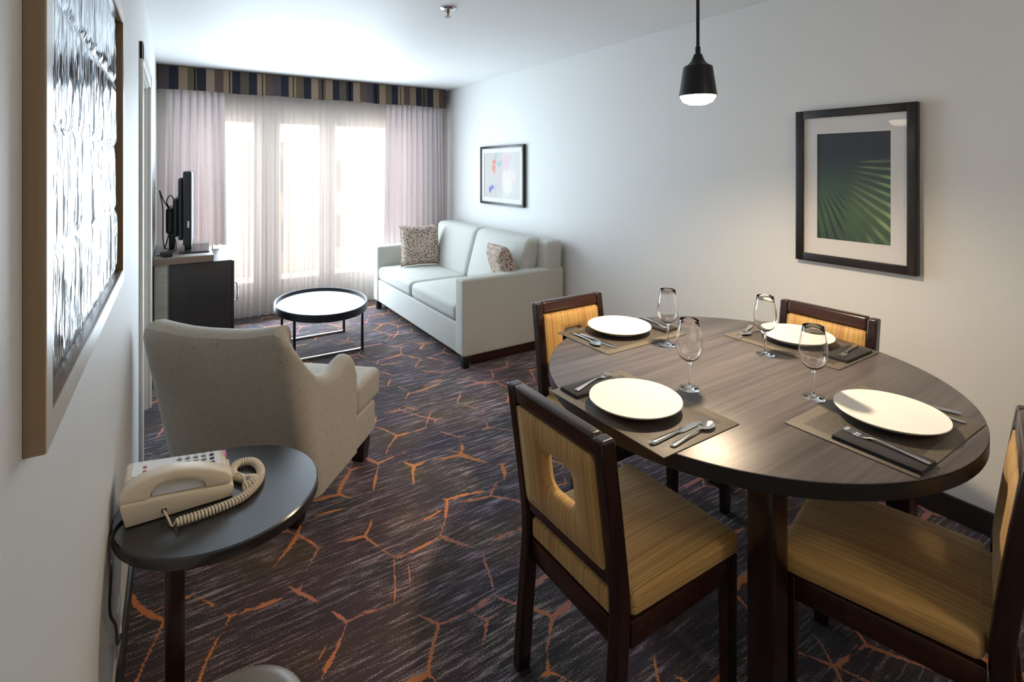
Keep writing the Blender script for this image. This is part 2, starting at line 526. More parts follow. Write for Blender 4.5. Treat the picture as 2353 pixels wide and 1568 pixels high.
def lathe(bm, prof, n=40, cx=0, cy=0, sx=1.0, sy=1.0, close=False):
    """profile of (r, z) pairs spun about z"""
    rings = []
    for r, z in prof:
        if r < 1e-6:
            rings.append([bm.verts.new((cx, cy, z))])
        else:
            rings.append([bm.verts.new((cx + r * sx * math.cos(2 * PI * i / n), cy + r * sy * math.sin(2 * PI * i / n), z)) for i in range(n)])
    pairs = list(zip(rings, rings[1:]))
    if close: pairs.append((rings[-1], rings[0]))
    for a, b in pairs:
        for i in range(n):
            j = (i + 1) % n
            if len(a) == 1 and len(b) == 1: continue
            if len(a) == 1: bm.faces.new((a[0], b[i], b[j]))
            elif len(b) == 1: bm.faces.new((a[i], b[0], a[j]))
            else: bm.faces.new((a[i], b[i], b[j], a[j]))

def tube(bm, pts, r, n=10, cap=True):
    pts = [Vector(p) for p in pts]
    rings = []
    up = None
    for i, p in enumerate(pts):
        t = (pts[min(i + 1, len(pts) - 1)] - pts[max(i - 1, 0)]).normalized()
        if up is None:
            up = t.orthogonal().normalized()
        up = (up - t * up.dot(t)).normalized()
        sd = t.cross(up)
        rr = r[i] if hasattr(r, '__len__') else r
        rings.append([bm.verts.new(p + (up * math.cos(2 * PI * k / n) + sd * math.sin(2 * PI * k / n)) * rr) for k in range(n)])
    for a, b in zip(rings, rings[1:]):
        for k in range(n):
            bm.faces.new((a[k], a[(k + 1) % n], b[(k + 1) % n], b[k]))
    if cap:
        bm.faces.new(rings[0]); bm.faces.new(rings[-1])

def smooth_path(pts, k=8):
    pts = [Vector(p) for p in pts]
    out = []
    for i in range(len(pts) - 1):
        p0, p1, p2, p3 = pts[max(i - 1, 0)], pts[i], pts[i + 1], pts[min(i + 2, len(pts) - 1)]
        for j in range(k):
            t = j / k
            out.append(0.5 * ((2 * p1) + (p2 - p0) * t + (2 * p0 - 5 * p1 + 4 * p2 - p3) * t * t + (3 * p1 - p0 - 3 * p2 + p3) * t ** 3))
    out.append(pts[-1])
    return out

def rrect(w, h, r, n=6):
    """rounded rectangle loop, 4*(n+1) points"""
    o = []
    for cx, cy, a0 in ((w / 2 - r, h / 2 - r, 0), (-w / 2 + r, h / 2 - r, PI / 2), (-w / 2 + r, -h / 2 + r, PI), (w / 2 - r, -h / 2 + r, 1.5 * PI)):
        for i in range(n + 1):
            a = a0 + PI / 2 * i / n
            o.append((cx + r * math.cos(a), cy + r * math.sin(a)))
    return o

def sweep_loops(bm, loops, closed=True):
    """skin a list of equal-length closed vertex loops"""
    R = [[bm.verts.new(p) for p in lp] for lp in loops]
    n = len(R[0])
    seq = list(zip(R, R[1:])) + ([(R[-1], R[0])] if closed else [])
    for a, b in seq:
        for k in range(n):
            bm.faces.new((a[k], a[(k + 1) % n], b[(k + 1) % n], b[k]))
    return R

def prism(bm, poly, y0, y1, bevel=0.0, seg=2):
    """polygon of (x, z) pushed along y, optionally bevelled"""
    b2 = bmesh.new()
    A = [b2.verts.new((x, y0, z)) for x, z in poly]
    B = [b2.verts.new((x, y1, z)) for x, z in poly]
    n = len(poly)
    b2.faces.new(A); b2.faces.new(list(reversed(B)))
    for i in range(n):
        b2.faces.new((A[i], B[i], B[(i + 1) % n], A[(i + 1) % n]))
    bmesh.ops.recalc_face_normals(b2, faces=b2.faces[:])
    if bevel:
        es = [e for e in b2.edges if e.calc_face_angle(0) > 0.6]
        bmesh.ops.bevel(b2, geom=es, offset=bevel, segments=seg, affect='EDGES', profile=0.5)
    me = bpy.data.meshes.new('tmp'); b2.to_mesh(me); b2.free()
    bm.from_mesh(me); bpy.data.meshes.remove(me)

def xf(bm, mat, start=0):
    bm.verts.ensure_lookup_table()
    for v in bm.verts[start:]:
        v.co = mat @ v.co

def children(o): return [c for c in bpy.data.objects if c.parent == o]

def dup(root, loc, rz, label, group=None):
    r = root.copy(); COL.objects.link(r)
    r.location = loc; r.rotation_euler = (0, 0, rz)
    r['label'] = label
    if group: r['group'] = group
    for ch in children(root):
        if ch.parent == root:
            c = ch.copy(); COL.objects.link(c); c.parent = r
            for g in children(ch):
                d = g.copy(); COL.objects.link(d); d.parent = c
    return r

# ================================================================== THE ROOM
T = 0.14
b = NB(); box(b, XL - 0.6, XR + T, YF - T, YB + T, -0.1, 0.0); struct('floor', b, M['carpet'])
b = NB(); box(b, XL - 0.6, XR + T, YF - T, YB + T, ZC, ZC + 0.1); struct('ceiling', b, M['ceil'])
b = NB(); box(b, XR, XR + T, YF, YB + T, 0, ZC); struct('wall_right', b, M['wall'])
b = NB(); box(b, XL - 0.6, XR + T, YF - T, YF, 0, ZC); struct('wall_front', b, M['wall'])
DY0, DY1, DZ = 2.99, 3.93, 2.0                         # doorway in the left wall
b = NB()
box(b, XL - T, XL, YF, DY0, 0, ZC); box(b, XL - T, XL, DY1, YB + T, 0, ZC); box(b, XL - T, XL, DY0, DY1, DZ, ZC)
struct('wall_left', b, M['wall'])
b = NB()
box(b, XL, WX0, YB, YB + T, 0, ZC); box(b, WX1, XR, YB, YB + T, 0, ZC); box(b, WX0, WX1, YB, YB + T, WZ1, ZC)
struct('wall_back', b, M['wall'])
b = NB(); rbox(b, XR - 0.014, XR, YF, YB, 0, 0.10, 0.004, 2); struct('baseboard_right', b, M['darkbase'], True)
b = NB(); rbox(b, XL, XL + 0.012, YF, DY0 - 0.09, 0, 0.10, 0.004, 2); struct('baseboard_left', b, M['darkbase'], True)
# doorway: casing, jambs and a closed slab set back in the reveal
b = NB()
cx0, cx1 = XL, XL + 0.015
for y0, y1 in ((DY0 - 0.08, DY0 + 0.005), (DY1 - 0.005, DY1 + 0.08)):
    rbox(b, cx0, cx1, y0, y1, 0, DZ + 0.08, 0.004, 2)
rbox(b, cx0, cx1, DY0 - 0.08, DY1 + 0.08, DZ - 0.005, DZ + 0.08, 0.004, 2)
box(b, XL - T, XL, DY0, DY0 + 0.015, 0, DZ); box(b, XL - T, XL, DY1 - 0.015, DY1, 0, DZ); box(b, XL - T, XL, DY0, DY1, DZ - 0.015, DZ)
struct('trim_1', b, M['trim'], True)
dr = bpy.data.objects.new('door_1', None); COL.objects.link(dr); dr['kind'] = 'structure'
dr.location = (XL - T, DY0, 0)
b = NB(); rbox(b, -0.035, 0.005, 0.018, DY1 - DY0 - 0.018, 0.008, DZ - 0.018, 0.004, 2); build('door_slab', b, M['trim'], dr)
b = NB(); lathe(b, [(0.0, 0.0), (0.026, 0.0), (0.026, 0.008), (0.010, 0.012), (0.010, 0.04), (0.025, 0.05), (0.027, 0.065), (0.018, 0.078), (0.0, 0.08)], 24)
xf(b, Matrix.Translation((0.005, 0.09, 1.0)) @ Matrix.Rotation(PI / 2, 4, 'Y')); build('door_knob', b, M['chrome'], dr)

# patio door behind the sheers
pd = bpy.data.objects.new('door_2', None); COL.objects.link(pd); pd['kind'] = 'structure'
pd.location = (0, YB + 0.05, 0)
leaves = ((WX0, 0.81), (0.81, 1.41), (1.41, WX1))
panes = ((0.07, 0.68), (0.93, 1.33), (1.49, 2.39))  # panes widened and the third one glazed to brighten the sheer
for (a, c), pq in zip(leaves, panes):
    b = NB()
    if pq is None:
        box(b, a + 0.001, c - 0.001, 0, 0.045, 0.002, WZ1 - 0.001); build('door_leaf', b, M['trim'], pd, False); continue
    p, q = pq
    box(b, a + 0.001, p, 0, 0.045, 0.002, WZ1 - 0.001); box(b, q, c - 0.001, 0, 0.045, 0.002, WZ1 - 0.001)
    box(b, p, q, 0, 0.045, 0.002, 0.32); box(b, p, q, 0, 0.045, 1.96, WZ1 - 0.001)
    fr = build('door_leaf', b, M['trim'], pd, False)
    b = NB(); box(b, p, q, 0.018, 0.024, 0.32, 1.96); build('pane', b, M['glass'], fr, False)
b = NB(); tube(b, smooth_path([(1.37, -0.002, 1.0), (1.37, -0.05, 1.0), (1.37, -0.055, 0.99), (1.29, -0.055, 0.99)], 6), 0.008); build('door_handle', b, M['chrome'], pd)

# ================================================================== OUTSIDE
b = NB(); box(b, -3, 6, YB + T, YB + 1.9, -0.15, -0.03); struct('balcony_floor', b, M['concrete'])
b = NB(); box(b, -30, 30, YB + 1.9, 60, -3.2, -3.0); struct('ground', b, M['concrete'])
t = thing('balcony_railing', 'metal balcony railing with upright bars seen through the sheer curtain', 'railing', (0.9, YB + 1.75, -0.03))
b = NB(); rbox(b, -2.5, 2.5, -0.025, 0.025, 1.04, 1.09, 0.008, 2); build('top_rail', b, M['stucco'], t)
b = NB(); rbox(b, -2.5, 2.5, -0.015, 0.015, 0.10, 0.14, 0.005, 2); build('bottom_rail', b, M['stucco'], t)
for i in range(36):
    b = NB(); x = -2.4 + i * 0.135; rbox(b, x - 0.009, x + 0.009, -0.009, 0.009, 0.0, 1.05, 0.003, 1, mid=0); build('bar', b, M['stucco'], t)
t = thing('apartment_building', 'tan building with dark windows beyond the balcony railing', 'building', (3.5, 24, -3))
b = NB(); box(b, -7, 4.2, 0, 6, 0, 5.6); build('facade', b, M['stucco'], t, False)
b = NB(); box(b, -7.3, 4.5, -0.3, 6.3, 5.6, 5.95); build('roof', b, M['concrete'], t, False)
for i in range(4):
    for k in range(2):
        b = NB(); box(b, -6 + i * 2.6, -4.8 + i * 2.6, -0.04, 0.02, 0.9 + k * 2.5, 2.3 + k * 2.5); build('window', b, M['fill'], t, False)

# ================================================================== WINDOW DRESSING
def curtain(bm, x0, x1, z0, z1, amp, per, y, seed, gather=1.0, nz=10, depth=0.0):
    rn = random.Random(seed)
    n = int((x1 - x0) / per * 18)
    xs, ph = [], 0.0
    fr = [per * rn.uniform(0.7, 1.35) for _ in range(400)]
    rows = []
    phs = [0.0]
    k = 0; acc = 0.0
    for i in range(n):
        acc += (x1 - x0) / n
        phs.append(phs[-1] + 2 * PI * ((x1 - x0) / n) / fr[k])
        if acc > fr[k]: acc = 0; k += 1
    for j in range(nz + 1):
        v = j / nz
        z = z1 + (z0 - z1) * v
        g = gather + (1 - gather) * v
        row = []
        for i in range(n + 1):
            u = i / n
            xm = (x0 + x1) / 2
            x = xm + (x0 + (x1 - x0) * u - xm) * g
            a = amp * (0.55 + 0.55 * v)
            q = phs[i]
            if depth:
                yy = y + a - 2.2 * a * abs(math.sin(q / 2)) ** 0.75 * (0.85 + 0.15 * math.sin(0.7 * q + seed + 1.2 * v))
            else:
                q = phs[i] + 0.5 * math.sin(3 * v + i * 0.01)
                yy = y + a * math.sin(q) + 0.35 * a * math.sin(2.3 * phs[i] + seed + 1.5 * v)
            row.append(bm.verts.new((x, yy, z)))
        rows.append(row)
    for r0, r1 in zip(rows, rows[1:]):
        for i in range(n):
            bm.faces.new((r0[i], r0[i + 1], r1[i + 1], r1[i]))

CY = 5.66
b = NB(); curtain(b, 0.33, 2.06, 0.012, 2.25, 0.014, 0.062, 5.735, 4, 0.985)
prop(build('sheer_curtain', b, M['sheer']), 'wide translucent white sheer curtain hanging over the patio door', 'curtain')
b = NB(); curtain(b, -0.075, 0.42, 0.765, 2.25, 0.042, 0.060, CY, 11, 0.94, depth=1)
o = build('drape', b, M['drape'])
prop(o, 'lilac grey pleated drape hanging behind the television', 'curtain', 'side drapes of the patio door')
b = NB(); curtain(b, 1.98, 2.70, 0.02, 2.25, 0.044, 0.064, CY, 21, 0.93, depth=1)
o = build('drape', b, M['drape'])
prop(o, 'lilac grey pleated drape hanging beside the right wall behind the sofa', 'curtain', 'side drapes of the patio door')

VY, VZ0, VZ1 = 5.585, 2.205, 2.415
b = NB()
seams = [-0.125 + 0.283 * i for i in range(11)]
pts = []
for i, (a, c) in enumerate(zip(seams, seams[1:])):
    pts += [(a + 0.003, VY + 0.03), (a + 0.010, VY), (a + 0.07, VY - 0.004), ((a + c) / 2, VY - 0.006), (c - 0.07, VY - 0.004), (c - 0.010, VY), (c - 0.003, VY + 0.03)]
top = [b.verts.new((x, y + 0.003, VZ1)) for x, y in pts]
mid_ = [b.verts.new((x, y, (VZ0 + VZ1) / 2)) for x, y in pts]
bot = [b.verts.new((x, y - 0.006, VZ0 + 0.004 * math.sin(x * 9))) for x, y in pts]
for i in range(len(pts) - 1):
    b.faces.new((top[i], top[i + 1], mid_[i + 1], mid_[i])); b.faces.new((mid_[i], mid_[i + 1], bot[i + 1], bot[i]))
o = thing('valance', 'striped brown navy and tan fabric valance across the top of the window', 'valance')
f = build('valance_front', b, M['valance'], o, False)
md = f.modifiers.new('thick', 'SOLIDIFY'); md.thickness = 0.006; md.offset = 1
b = NB(); box(b, XL + 0.003, XR - 0.06, VY + 0.034, YB - 0.001, VZ1 - 0.012, VZ1 + 0.012); build('valance_board', b, M['edgewood'], o, False)
b = NB(); box(b, 2.705, 2.713, VY + 0.02, YB - 0.001, VZ0 + 0.01, VZ1 - 0.013); build('valance_return', b, M['valance'], o, False)

# ================================================================== DESK, CABINET, TELEVISION
DZT = 0.82
t = thing('desk', 'grey topped desk with brown wood edge standing against the left wall', 'desk', (0.06, 5.05, 0))
b = NB(); rbox(b, -0.192, 0.198, -0.385, 0.48, DZT - 0.052, DZT, 0.003, 1); build('desktop', b, M['greywood'], t)
b = NB(); rbox(b, -0.192, 0.198, -0.392, -0.386, DZT - 0.052, DZT - 0.001, 0.001, 1); build('edge_band', b, M['edgewood'], t)
b = NB(); rbox(b, -0.185, -0.102, -0.375, -0.345, 0, DZT - 0.053, 0.002, 1); build('side_panel', b, M['greywood'], t)
b = NB(); rbox(b, -0.185, -0.102, 0.43, 0.46, 0, DZT - 0.053, 0.002, 1); build('side_panel', b, M['greywood'], t)
t = thing('cabinet', 'charcoal wood cabinet standing under the desk by the sheer curtain', 'cabinet', (0.18, 5.05, 0))
b = NB(); rbox(b, -0.216, 0.205, -0.36, 0.36, 0.0, DZT - 0.058, 0.003, 1); build('body', b, M['cabwood'], t)
b = NB(); rbox(b, 0.206, 0.224, -0.355, 0.355, 0.05, DZT - 0.065, 0.003, 1); d = build('door', b, M['cabwood'], t)
b = NB(); tube(b, smooth_path([(0.224, -0.28, 0.42), (0.25, -0.28, 0.43), (0.25, -0.28, 0.55), (0.224, -0.28, 0.56)], 5), 0.006); build('handle', b, M['chrome'], d)
t = thing('television', 'black flat screen television seen edge on standing on the desk', 'television', (0.105, 5.06, DZT), math.radians(-3))
b = NB(); rbox(b, -0.03, 0.028, -0.40, 0.40, 0.085, 0.65, 0.012, 3); rbox(b, -0.062, -0.028, -0.37, 0.37, 0.12, 0.60, 0.02, 3); rbox(b, -0.10, -0.06, -0.30, 0.30, 0.14, 0.44, 0.025, 3); rbox(b, -0.155, -0.095, -0.16, 0.16, 0.15, 0.36, 0.025, 3); rbox(b, -0.14, -0.10, -0.05, 0.05, 0.012, 0.17, 0.01, 2)
build('casing', b, M['blackplastic'], t)
b = NB(); box(b, 0.0281, 0.0295, -0.38, 0.38, 0.11, 0.635); build('screen', b, M['blacktop'], t, False)
b = NB(); rbox(b, -0.03, 0.02, -0.10, 0.10, 0.012, 0.12, 0.008, 2); build('neck', b, M['blackplastic'], t)
b = NB(); rbox(b, -0.06, 0.145, -0.25, 0.25, 0.0, 0.014, 0.006, 2); build('stand', b, M['blacktop'], t)
b = NB(); rbox(b, 0.0, 0.012, -0.4015, -0.4, 0.22, 0.27, 0.0005, 1); build('sticker', b, M['phonewhite'], t, label='small white sticker on the side of the casing')
b = NB(); tube(b, smooth_path([(-0.10, -0.20, 0.30), (-0.16, -0.24, 0.42), (-0.19, -0.22, 0.50), (-0.17, -0.20, 0.36), (-0.165, -0.22, 0.10), (-0.13, -0.24, 0.04), (-0.08, -0.22, 0.045), (-0.10, -0.2, 0.16)], 8), 0.004, 8)
build('cable', b, M['blackplastic'], t)
b = NB(); tube(b, smooth_path([(-0.10, -0.05, 0.30), (-0.15, -0.12, 0.40), (-0.115, -0.2, 0.46), (-0.09, -0.14, 0.33), (-0.165, -0.05, 0.04), (-0.175, 0.05, 0.035)], 8), 0.004, 8)
build('cable', b, M['blackplastic'], t)
t = thing('power_adapter', 'small black power adapter lying on the desk behind the television', 'adapter', (-0.05, 4.735, DZT), 0.3)
b = NB(); rbox(b, -0.03, 0.03, -0.05, 0.05, 0.0, 0.035, 0.008, 2); build('casing', b, M['blackplastic'], t)
b = NB(); tube(b, smooth_path([(-0.01, 0.049, 0.018), (-0.015, 0.062, 0.012), (-0.03, 0.066, 0.006), (-0.05, 0.06, 0.006)], 6), 0.003, 8); build('cable', b, M['blackplastic'], t)
t = thing('cable_socket', 'small white cable socket on the left wall above the desk', 'socket', (XL, 5.12, 1.34))
b = NB(); rbox(b, 0, 0.006, -0.035, 0.035, -0.055, 0.055, 0.002, 1); build('plate', b, M['outlet'], t)
b = NB(); tube(b, [(0.004, 0, 0), (0.022, 0, 0)], 0.006, 12); build('connector', b, M['chrome'], t)

# ================================================================== COFFEE TABLE
t = thing('coffee_table', 'round coffee table with white tray top and black rim before the sheer curtain', 'coffee table', (1.035, 4.52, 0))
CA, CB, CH = 0.36, 0.50, 0.385
b = NB(); lathe(b, [(1.0, CH - 0.055), (1.0, CH), (0.985, CH + 0.004), (0.965, CH), (0.955, CH - 0.028), (0.94, CH - 0.03), (0.94, CH - 0.055)], 64, 0, 0, CA, CB, True); build('rim', b, M['blackmetal'], t)
b = NB(); lathe(b, [(0, CH - 0.045), (0.938, CH - 0.045), (0.938, CH - 0.027), (0, CH - 0.027)], 64, 0, 0, CA, CB); build('tabletop', b, plain('white_tray_top', (0.7, 0.68, 0.66), 0.3, var=0.02), t)
for y in (-0.27, 0.28):
    for x in (-0.262, 0.262):
        b = NB(); rbox(b, x - 0.009, x + 0.009, y - 0.012, y + 0.012, 0.0, CH - 0.055, 0.002, 1, mid=0); build('leg', b, M['blackmetal'], t)
    b = NB(); rbox(b, -0.253, 0.253, y - 0.012, y + 0.012, 0.0, 0.018, 0.002, 1, mid=0); build('base_bar', b, M['chrome'], t)

# ================================================================== SOFA
SX0, SX1, SY0, SY1 = 1.79, 2.75, 3.41, 5.47
t = thing('sofa', 'pale grey two seat sofa along the right wall', 'sofa', (SX0, SY0, 0))
W, L = SX1 - SX0, SY1 - SY0
AT = 0.13
b = NB(); rbox(b, 0.012, W - 0.05, AT - 0.01, L - AT + 0.01, 0.085, 0.315, 0.012, 3); build('base', b, M['sofa'], t)
for y0 in (0.0, L - AT):
    b = NB(); rbox(b, 0.0, W - 0.005, y0, y0 + AT, 0.085, 0.665, 0.022, 4); build('armrest', b, M['sofa'], t)
b = NB()
def lean(p): p.x += 0.05 * max(0, (p.z - 0.3)); return p
rbox(b, W - 0.20, W - 0.035, 0.006, L - 0.006, 0.12, 0.89, 0.035, 4, fn=lean); build('backrest', b, M['sofa'], t)
CL = (L - 2 * AT) / 2
for k in range(2):
    b = NB(); rbox(b, 0.004, W - 0.30, AT + 0.004 + k * CL, AT + (k + 1) * CL - 0.004, 0.318, 0.455, 0.045, 4, crown=0.022, mid=5); build('seat_cushion', b, M['sofa'], t)
for k in range(2):
    b = NB()
    def tilt(p):
        q = p.copy(); q.x = p.x + 0.28 * (p.z - 0.45); 
        u = (p.y - (AT + (k + 0.5) * CL)) / (CL / 2); v = (p.z - 0.66) / 0.25
        if p.x < W - 0.32: q.x -= 0.035 * max(0, 1 - u * u) * max(0, 1 - v * v)
        return q
    rbox(b, W - 0.40, W - 0.235, AT + 0.004 + k * CL, AT + (k + 1) * CL - 0.004, 0.43, 0.905, 0.05, 4, fn=tilt, mid=5)
    build('back_cushion', b, M['sofa'], t)
b = NB(); rbox(b, 0.09, W - 0.12, 0.04, L - 0.05, 0.012, 0.083, 0.004, 1); build('plinth', b, M['espresso_x'], t)
for x in (0.03, W - 0.09):
    for y in (0.03, L - 0.08):
        b = NB(); rbox(b, x - 0.02, x + 0.03, y - 0.02, y + 0.03, 0.0, 0.086, 0.004, 1); build('leg', b, M['black'], t)

def pillow(name, label, loc, rot, s=0.42, th=0.15):
    b = NB()
    n = 18
    G = {}
    for sd in (1, -1):
        for i in range(n + 1):
            for j in range(n + 1):
                u, v = -1 + 2 * i / n, -1 + 2 * j / n
                edge = i in (0, n) or j in (0, n)
                if edge and sd == -1: continue
                pin = 1 - 0.07 * (1 - abs(v) ** 2) * abs(u) ** 3
                pin2 = 1 - 0.07 * (1 - abs(u) ** 2) * abs(v) ** 3
                hgt = th / 2 * ((1 - u ** 4) * (1 - v ** 4)) ** 0.55
                G[sd, i, j] = b.verts.new((u * s / 2 * pin, sd * hgt, v * s / 2 * pin2))
    g = lambda sd, i, j: G.get((sd, i, j)) or G[1, i, j]
    for sd in (1, -1):
        for i in range(n):
            for j in range(n):
                f = b.faces.new((g(sd, i, j), g(sd, i + 1, j), g(sd, i + 1, j + 1), g(sd, i, j + 1)))
    o = build(name, b, [M['dots']])
    o.location = loc; o.rotation_euler = rot
    prop(o, label, 'cushion', 'dotted scatter cushions on the sofa')
    return o
pillow('throw_pillow', 'square dotted cushion propped at the window end of the sofa', (2.17, 5.10, 0.685), (math.radians(-14), 0.0, math.radians(-8)), 0.43)
pillow('throw_pillow', 'dotted cushion half hidden behind the near arm of the sofa', (2.30, 3.67, 0.665), (math.radians(-17), 0.05, math.radians(78)), 0.41)

# ================================================================== ARMCHAIR
t = thing('armchair', 'oatmeal upholstered armchair with sloping arms seen from behind beside the left wall', 'armchair', (0.2275, 2.4425, 0), math.radians(-42))
HW, TH = 0.34, 0.085
path = []                                               # (x, y, nx, ny) along a U: right arm front -> back -> left arm front
R0 = 0.075
yf = 0.385
ns = 16
for i in range(ns + 1):
    path.append((HW, yf + (R0 - yf) * i / ns, 1, 0))
for i in range(1, 9):
    a = PI / 2 * i / 9
    path.append((HW - R0 + R0 * math.cos(a), R0 - R0 * math.sin(a), math.cos(a), -math.sin(a)))
for i in range(9):
    path.append((HW - R0 - (2 * HW - 2 * R0) * i / 8, 0, 0, -1))
for i in range(1, 9):
    a = PI / 2 * i / 9
    path.append((-HW + R0 - R0 * math.sin(a), R0 - R0 * math.cos(a), -math.sin(a), -math.cos(a)))
for i in range(ns + 1):
    path.append((-HW, R0 + (yf - R0) * i / ns, -1, 0))
prof_y = [(0.0, 0.872), (0.03, 0.80), (0.07, 0.715), (0.11, 0.65), (0.15, 0.622), (0.19, 0.610), (0.23, 0.615), (0.28, 0.632), (0.32, 0.636), (0.350, 0.622), (0.372, 0.59), (0.385, 0.55), (0.5, 0.5)]
def topz(y):
    for (a, za), (c, zc) in zip(prof_y, prof_y[1:]):
        if y <= c:
            u = (y - a) / (c - a); return za + (zc - za) * u
    return 0.5
def shear(p):
    x, y, z = p
    wgt = max(0.0, min(1.0, 1 - y / 0.27)); wgt = wgt * wgt * (3 - 2 * wgt)
    k = max(0, z - 0.14)
    return (x, y - 0.25 * k * wgt, z)
b = NB(); loops = []
for (x, y, nx, ny) in path:
    zt = topz(max(0, y)) + 0.03 * max(0, min(1, (abs(x) - 0.08) / 0.2)) ** 1.5 * max(0, 1 - y / 0.15) - 0.012
    sec = []
    zb = 0.125
    rt = TH / 2
    for zz in (zb, zb + 0.02, (zb * 2 + zt) / 3, (zb + 2 * zt) / 3, zt - rt - 0.02): sec.append((0.0, zz))
    for i in range(7):
        a = PI * i / 6
        sec.append((rt - rt * math.cos(a), zt - rt + rt * math.sin(a)))
    for zz in (zt - rt - 0.02, (zb + 2 * zt) / 3, (zb * 2 + zt) / 3, zb + 0.02, zb): sec.append((TH, zz))
    loops.append([shear((x - nx * d, y - ny * d, z)) for d, z in sec])
R = sweep_loops(b, loops, False)
b.faces.new(R[0]); b.faces.new(R[-1])
build('frame', b, M['arm'], t)
b = NB(); rbox(b, -HW + 0.004, HW - 0.004, 0.06, 0.61, 0.125, 0.285, 0.014, 3); build('base', b, M['arm'], t)
b = NB(); rbox(b, -HW + TH + 0.003, HW - TH - 0.003, 0.05, 0.50, 0.288, 0.43, 0.035, 4, crown=0.02, mid=4); rbox(b, -HW + 0.003, HW - 0.003, 0.405, 0.675, 0.288, 0.432, 0.028, 4, crown=0.008, mid=4)
build('seat_cushion', b, M['arm'], t)
for x, y in ((-0.225, 0.045), (0.225, 0.045), (-0.27, 0.545), (0.28, 0.545)):
    if True:
        b = NB()
        def tap(p): k = 0.72 + 0.28 * (p.z / 0.126); return Vector((x + (p.x - x) * k, y + (p.y - y) * k, p.z))
        rbox(b, x - 0.042, x + 0.042, y - 0.042, y + 0.042, 0.0, 0.126, 0.005, 2, fn=tap); build('leg', b, M['black'], t)

# ================================================================== PHONE TABLE
PX_, PY_, PR, PZ = 0.113, 1.64, 0.247, 0.60
t = thing('side_table', 'black round side table carrying the telephone against the left wall', 'side table', (PX_, PY_, 0))
b = NB(); lathe(b, [(0, PZ - 0.03), (PR - 0.003, PZ - 0.03), (PR, PZ - 0.026), (PR, PZ - 0.004), (PR - 0.004, PZ), (0, PZ)], 72); build('tabletop', b, M['blacktop'], t)
for (x, y) in ((-0.112, -0.13), (-0.116, 0.13)):
    b = NB(); rbox(b, x - 0.021, x + 0.021, y - 0.021, y + 0.021, 0.0, PZ - 0.031, 0.003, 1); build('leg', b, M['espresso'], t)
b = NB(); rbox(b, -0.088, 0.06, -0.15, -0.105, PZ - 0.085, PZ - 0.031, 0.003, 1); build('cross_beam', b, M['black'], t)

# telephone: long axis along x, handset on the near side
t = thing('telephone', 'cream desk telephone with handset and coiled cord on the black side table', 'telephone', (-0.106, 1.601, PZ))
b = NB(); prism(b, [(0.004, 0.002), (0.240, 0.002), (0.243, 0.030), (0.238, 0.036), (-0.004, 0.062), (-0.008, 0.055)], 0.0, 0.15, 0.004)
prism(b, [(-0.004, 0.055), (0.236, 0.030), (0.230, 0.060), (0.222, 0.066), (0.004, 0.094), (-0.003, 0.088)], 0.056, 0.15, 0.004)
build('base', b, M['cream'], t)
b = NB(); prism(b, [(0.012, 0.0938), (0.216, 0.0674), (0.216, 0.0684), (0.012, 0.0948)], 0.066, 0.144); build('face_plate', b, M['phonewhite'], t, False, label='white keypad panel with printed numbers')
sl = -(0.0938 - 0.0674) / 0.204
def onface(x): return 0.0948 + sl * (x - 0.012)
for i in range(5):
    for j in range(3):
        x = 0.118 + i * 0.0195; y = 0.078 + j * 0.022; z = onface(x)
        b = NB(); rbox(b, x - 0.0055, x + 0.0055, y - 0.004, y + 0.004, z - 0.001, z + 0.003, 0.001, 1, mid=0)
        build('key', b, M['keygrey'] if i < 4 else M['keydark'], t)
for y in (0.085, 0.108):
    b = NB(); rbox(b, 0.036, 0.044, y - 0.005, y + 0.005, onface(0.04) - 0.001, onface(0.04) + 0.002, 0.001, 1, mid=0); build('key', b, M['red'], t, label='small red key')
def fit_text(name, s, size, x, y, par, mat):
    cu = bpy.data.curves.new(name, 'FONT'); cu.body = s; cu.size = size; cu.align_x = 'CENTER'; cu.align_y = 'CENTER'; cu.extrude = 0.0001
    o = bpy.data.objects.new(name, cu); COL.objects.link(o); cu.materials.append(mat); o.parent = par
    bpy.context.view_layer.update()
    me = bpy.data.meshes.new_from_object(o)
    bpy.data.objects.remove(o)
    o = bpy.data.objects.new(name, me); COL.objects.link(o); o.parent = par
    o.location = (x, y, onface(x) + 0.0004); o.rotation_euler = (0, math.atan(-sl), 0)
    return o
for i, ch in enumerate('45678'):
    fit_text('printed_number', ch, 0.009, 0.118 + i * 0.0195, 0.139, t, M['keydark'])
b = NB(); rbox(b, 0.214, 0.234, 0.118, 0.1502, 0.052, 0.0645, 0.004, 2); build('message_lamp', b, M['pink'], t, label='pink message lamp')
b = NB(); box(b, 0.060, 0.168, 0.045, 0.0555, 0.04, 0.043); prism(b, [(0.058, 0.0585), (0.172, 0.0465), (0.172, 0.0475), (0.058, 0.0595)], 0.012, 0.056); build('number_card', b, M['phonewhite'], t, False, label='white number card under the handset')
hs = [(-0.006, 0.060), (-0.010, 0.075), (0.004, 0.094), (0.03, 0.108), (0.065, 0.115), (0.11, 0.114), (0.155, 0.104), (0.195, 0.089), (0.226, 0.072), (0.240, 0.058), (0.238, 0.038), (0.178, 0.044), (0.172, 0.062), (0.150, 0.078), (0.115, 0.089), (0.085, 0.089), (0.066, 0.083), (0.056, 0.070), (0.052, 0.056)]
b = NB(); prism(b, hs, 0.002, 0.048, 0.006, 3); build('handset', b, M['cream'], t)
b = NB(); rbox(b, 0.078, 0.090, -0.0008, 0.002, 0.014, 0.024, 0.0005, 1); build('cord_socket', b, M['keydark'], t, label='dark cord socket in the near side')
